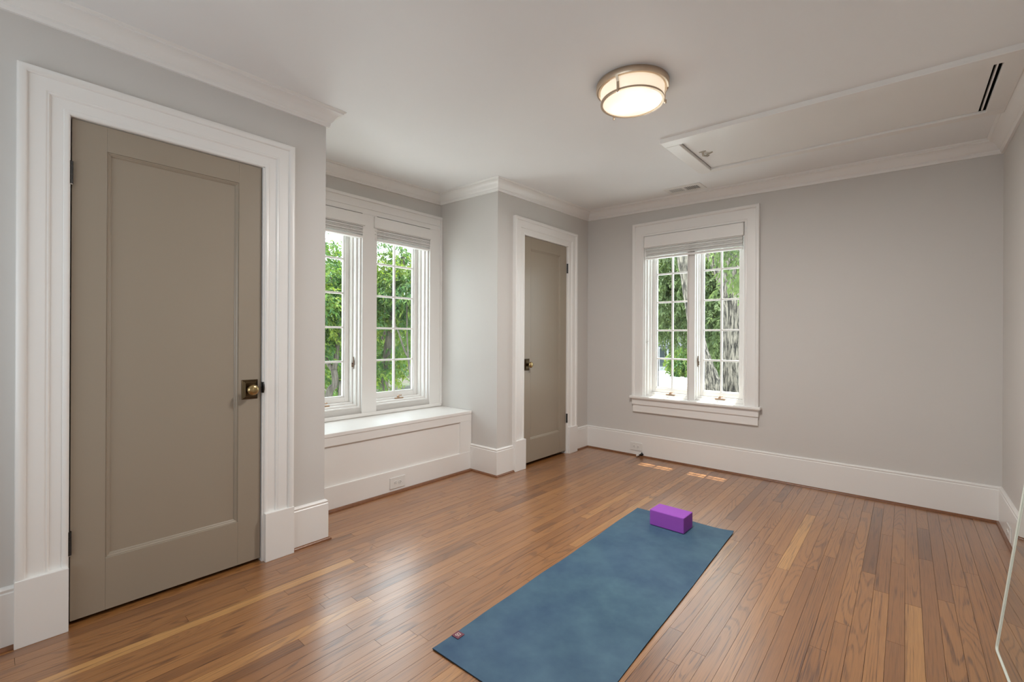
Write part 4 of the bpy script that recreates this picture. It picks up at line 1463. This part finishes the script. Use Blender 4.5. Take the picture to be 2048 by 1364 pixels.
for (b, r), l in zip([((-20.6, 55.2, ZG), 1.3), ((-18.3, 53.2, ZG), 1.2), ((-15.6, 56, ZG), 1.5), ((-12.8, 58, ZG), 1.4)],
                     ['low grey-green shrub nearest the driveway edge', 'low shrub second from the driveway edge', 'low shrub on the mulch bank right of the porch', 'rightmost low shrub on the mulch bank']):
    t = thing('shrub', b, l, 'shrub')
    MB().tube([b, (b[0], b[1], ZG + 0.5)], [0.06, 0.03], 6).build('stem', M['bark_smooth'], t)
    leaves('foliage', t, [((b[0], b[1], ZG + 0.45), (r, r, 0.5), 1)], 160, 12, 0.26, M['leaf_far'], 0.2)

# house across the way
hs = thing('house', (-23, 62, ZG), 'blue-grey house with white porch columns and slate roof across the driveway', 'house')
hd = Vector((0.756, 0.655, 0)); hb = Vector((-0.655, 0.756, 0))
H0 = Vector((-23.9, 58.6, ZG))


def hp(a, b, z):
    return tuple(H0 + hd * a + hb * b + Vector((0, 0, z)))


def hbox(name, mat, a0, a1, b0, b1, z0, z1, p=hs):
    m = MB()
    m.loft([[hp(a0, b0, z0), hp(a1, b0, z0), hp(a1, b1, z0), hp(a0, b1, z0)], [hp(a0, b0, z1), hp(a1, b0, z1), hp(a1, b1, z1), hp(a0, b1, z1)]])
    return m.build(name, mat, p)


hbox('wall', M['siding'], -6, 6, 2.6, 9, 0, 3.0)
hbox('porch_floor', M['ext_white'], -1.4, 6, -0.3, 2.6, 0, 0.5)
hbox('porch_beam', M['ext_white'], -1.4, 6, -0.15, 0.15, 2.85, 3.1)
for a in (-1.0, 0.2, 3.0, 5.6):
    hbox('column', M['ext_white'], a - 0.11, a + 0.11, -0.11, 0.11, 0.5, 2.85)
m = MB()
m.loft([[hp(-1.7, -0.5, 3.1), hp(6.5, -0.5, 3.1), hp(6.5, -0.5, 3.25), hp(-1.7, -0.5, 3.25)], [hp(-1.7, 5.8, 5.0), hp(5.5, 5.8, 5.0), hp(5.5, 5.8, 5.15), hp(-1.7, 5.8, 5.15)], [hp(-1.7, 9.5, 3.1), hp(6.5, 9.5, 3.1), hp(6.5, 9.5, 3.25), hp(-1.7, 9.5, 3.25)]])
m.build('roof', M['shingle'], hs)
m = MB()
m.loft([[hp(-4.6, -1.2, 3.0), hp(-1.15, -1.2, 3.0), hp(-2.9, -1.2, 4.6)], [hp(-4.6, 5, 3.0), hp(-1.15, 5, 3.0), hp(-2.9, 5, 4.6)]])
m.build('gable', M['ext_white'], hs)
hbox('column', M['ext_white'], -1.5, -1.22, -1.2, -0.92, 0, 3.0)
for a in (1.2, 3.9):
    w_ = hbox('window', M['ext_white'], a - 0.5, a + 0.5, 2.53, 2.6, 1.1, 2.5)
    hbox('pane', M['dark'], a - 0.42, a + 0.42, 2.51, 2.55, 1.18, 2.42, w_)
sg = thing('road_marker', (-8.45, 36.0, ZG), 'round yellow marker on a thin post between the trunks', 'marker')
MB().tube([(-8.45, 36.0, ZG), (-8.45, 36.0, -1.1)], 0.03, 6).build('post', M['ext_white'], sg)
MB().lathe((-8.45, 36.0, -0.95), (0.2, -1, 0), [(0, 0.12), (0.03, 0.12)], 16).build('disc', M['yellow'], sg)
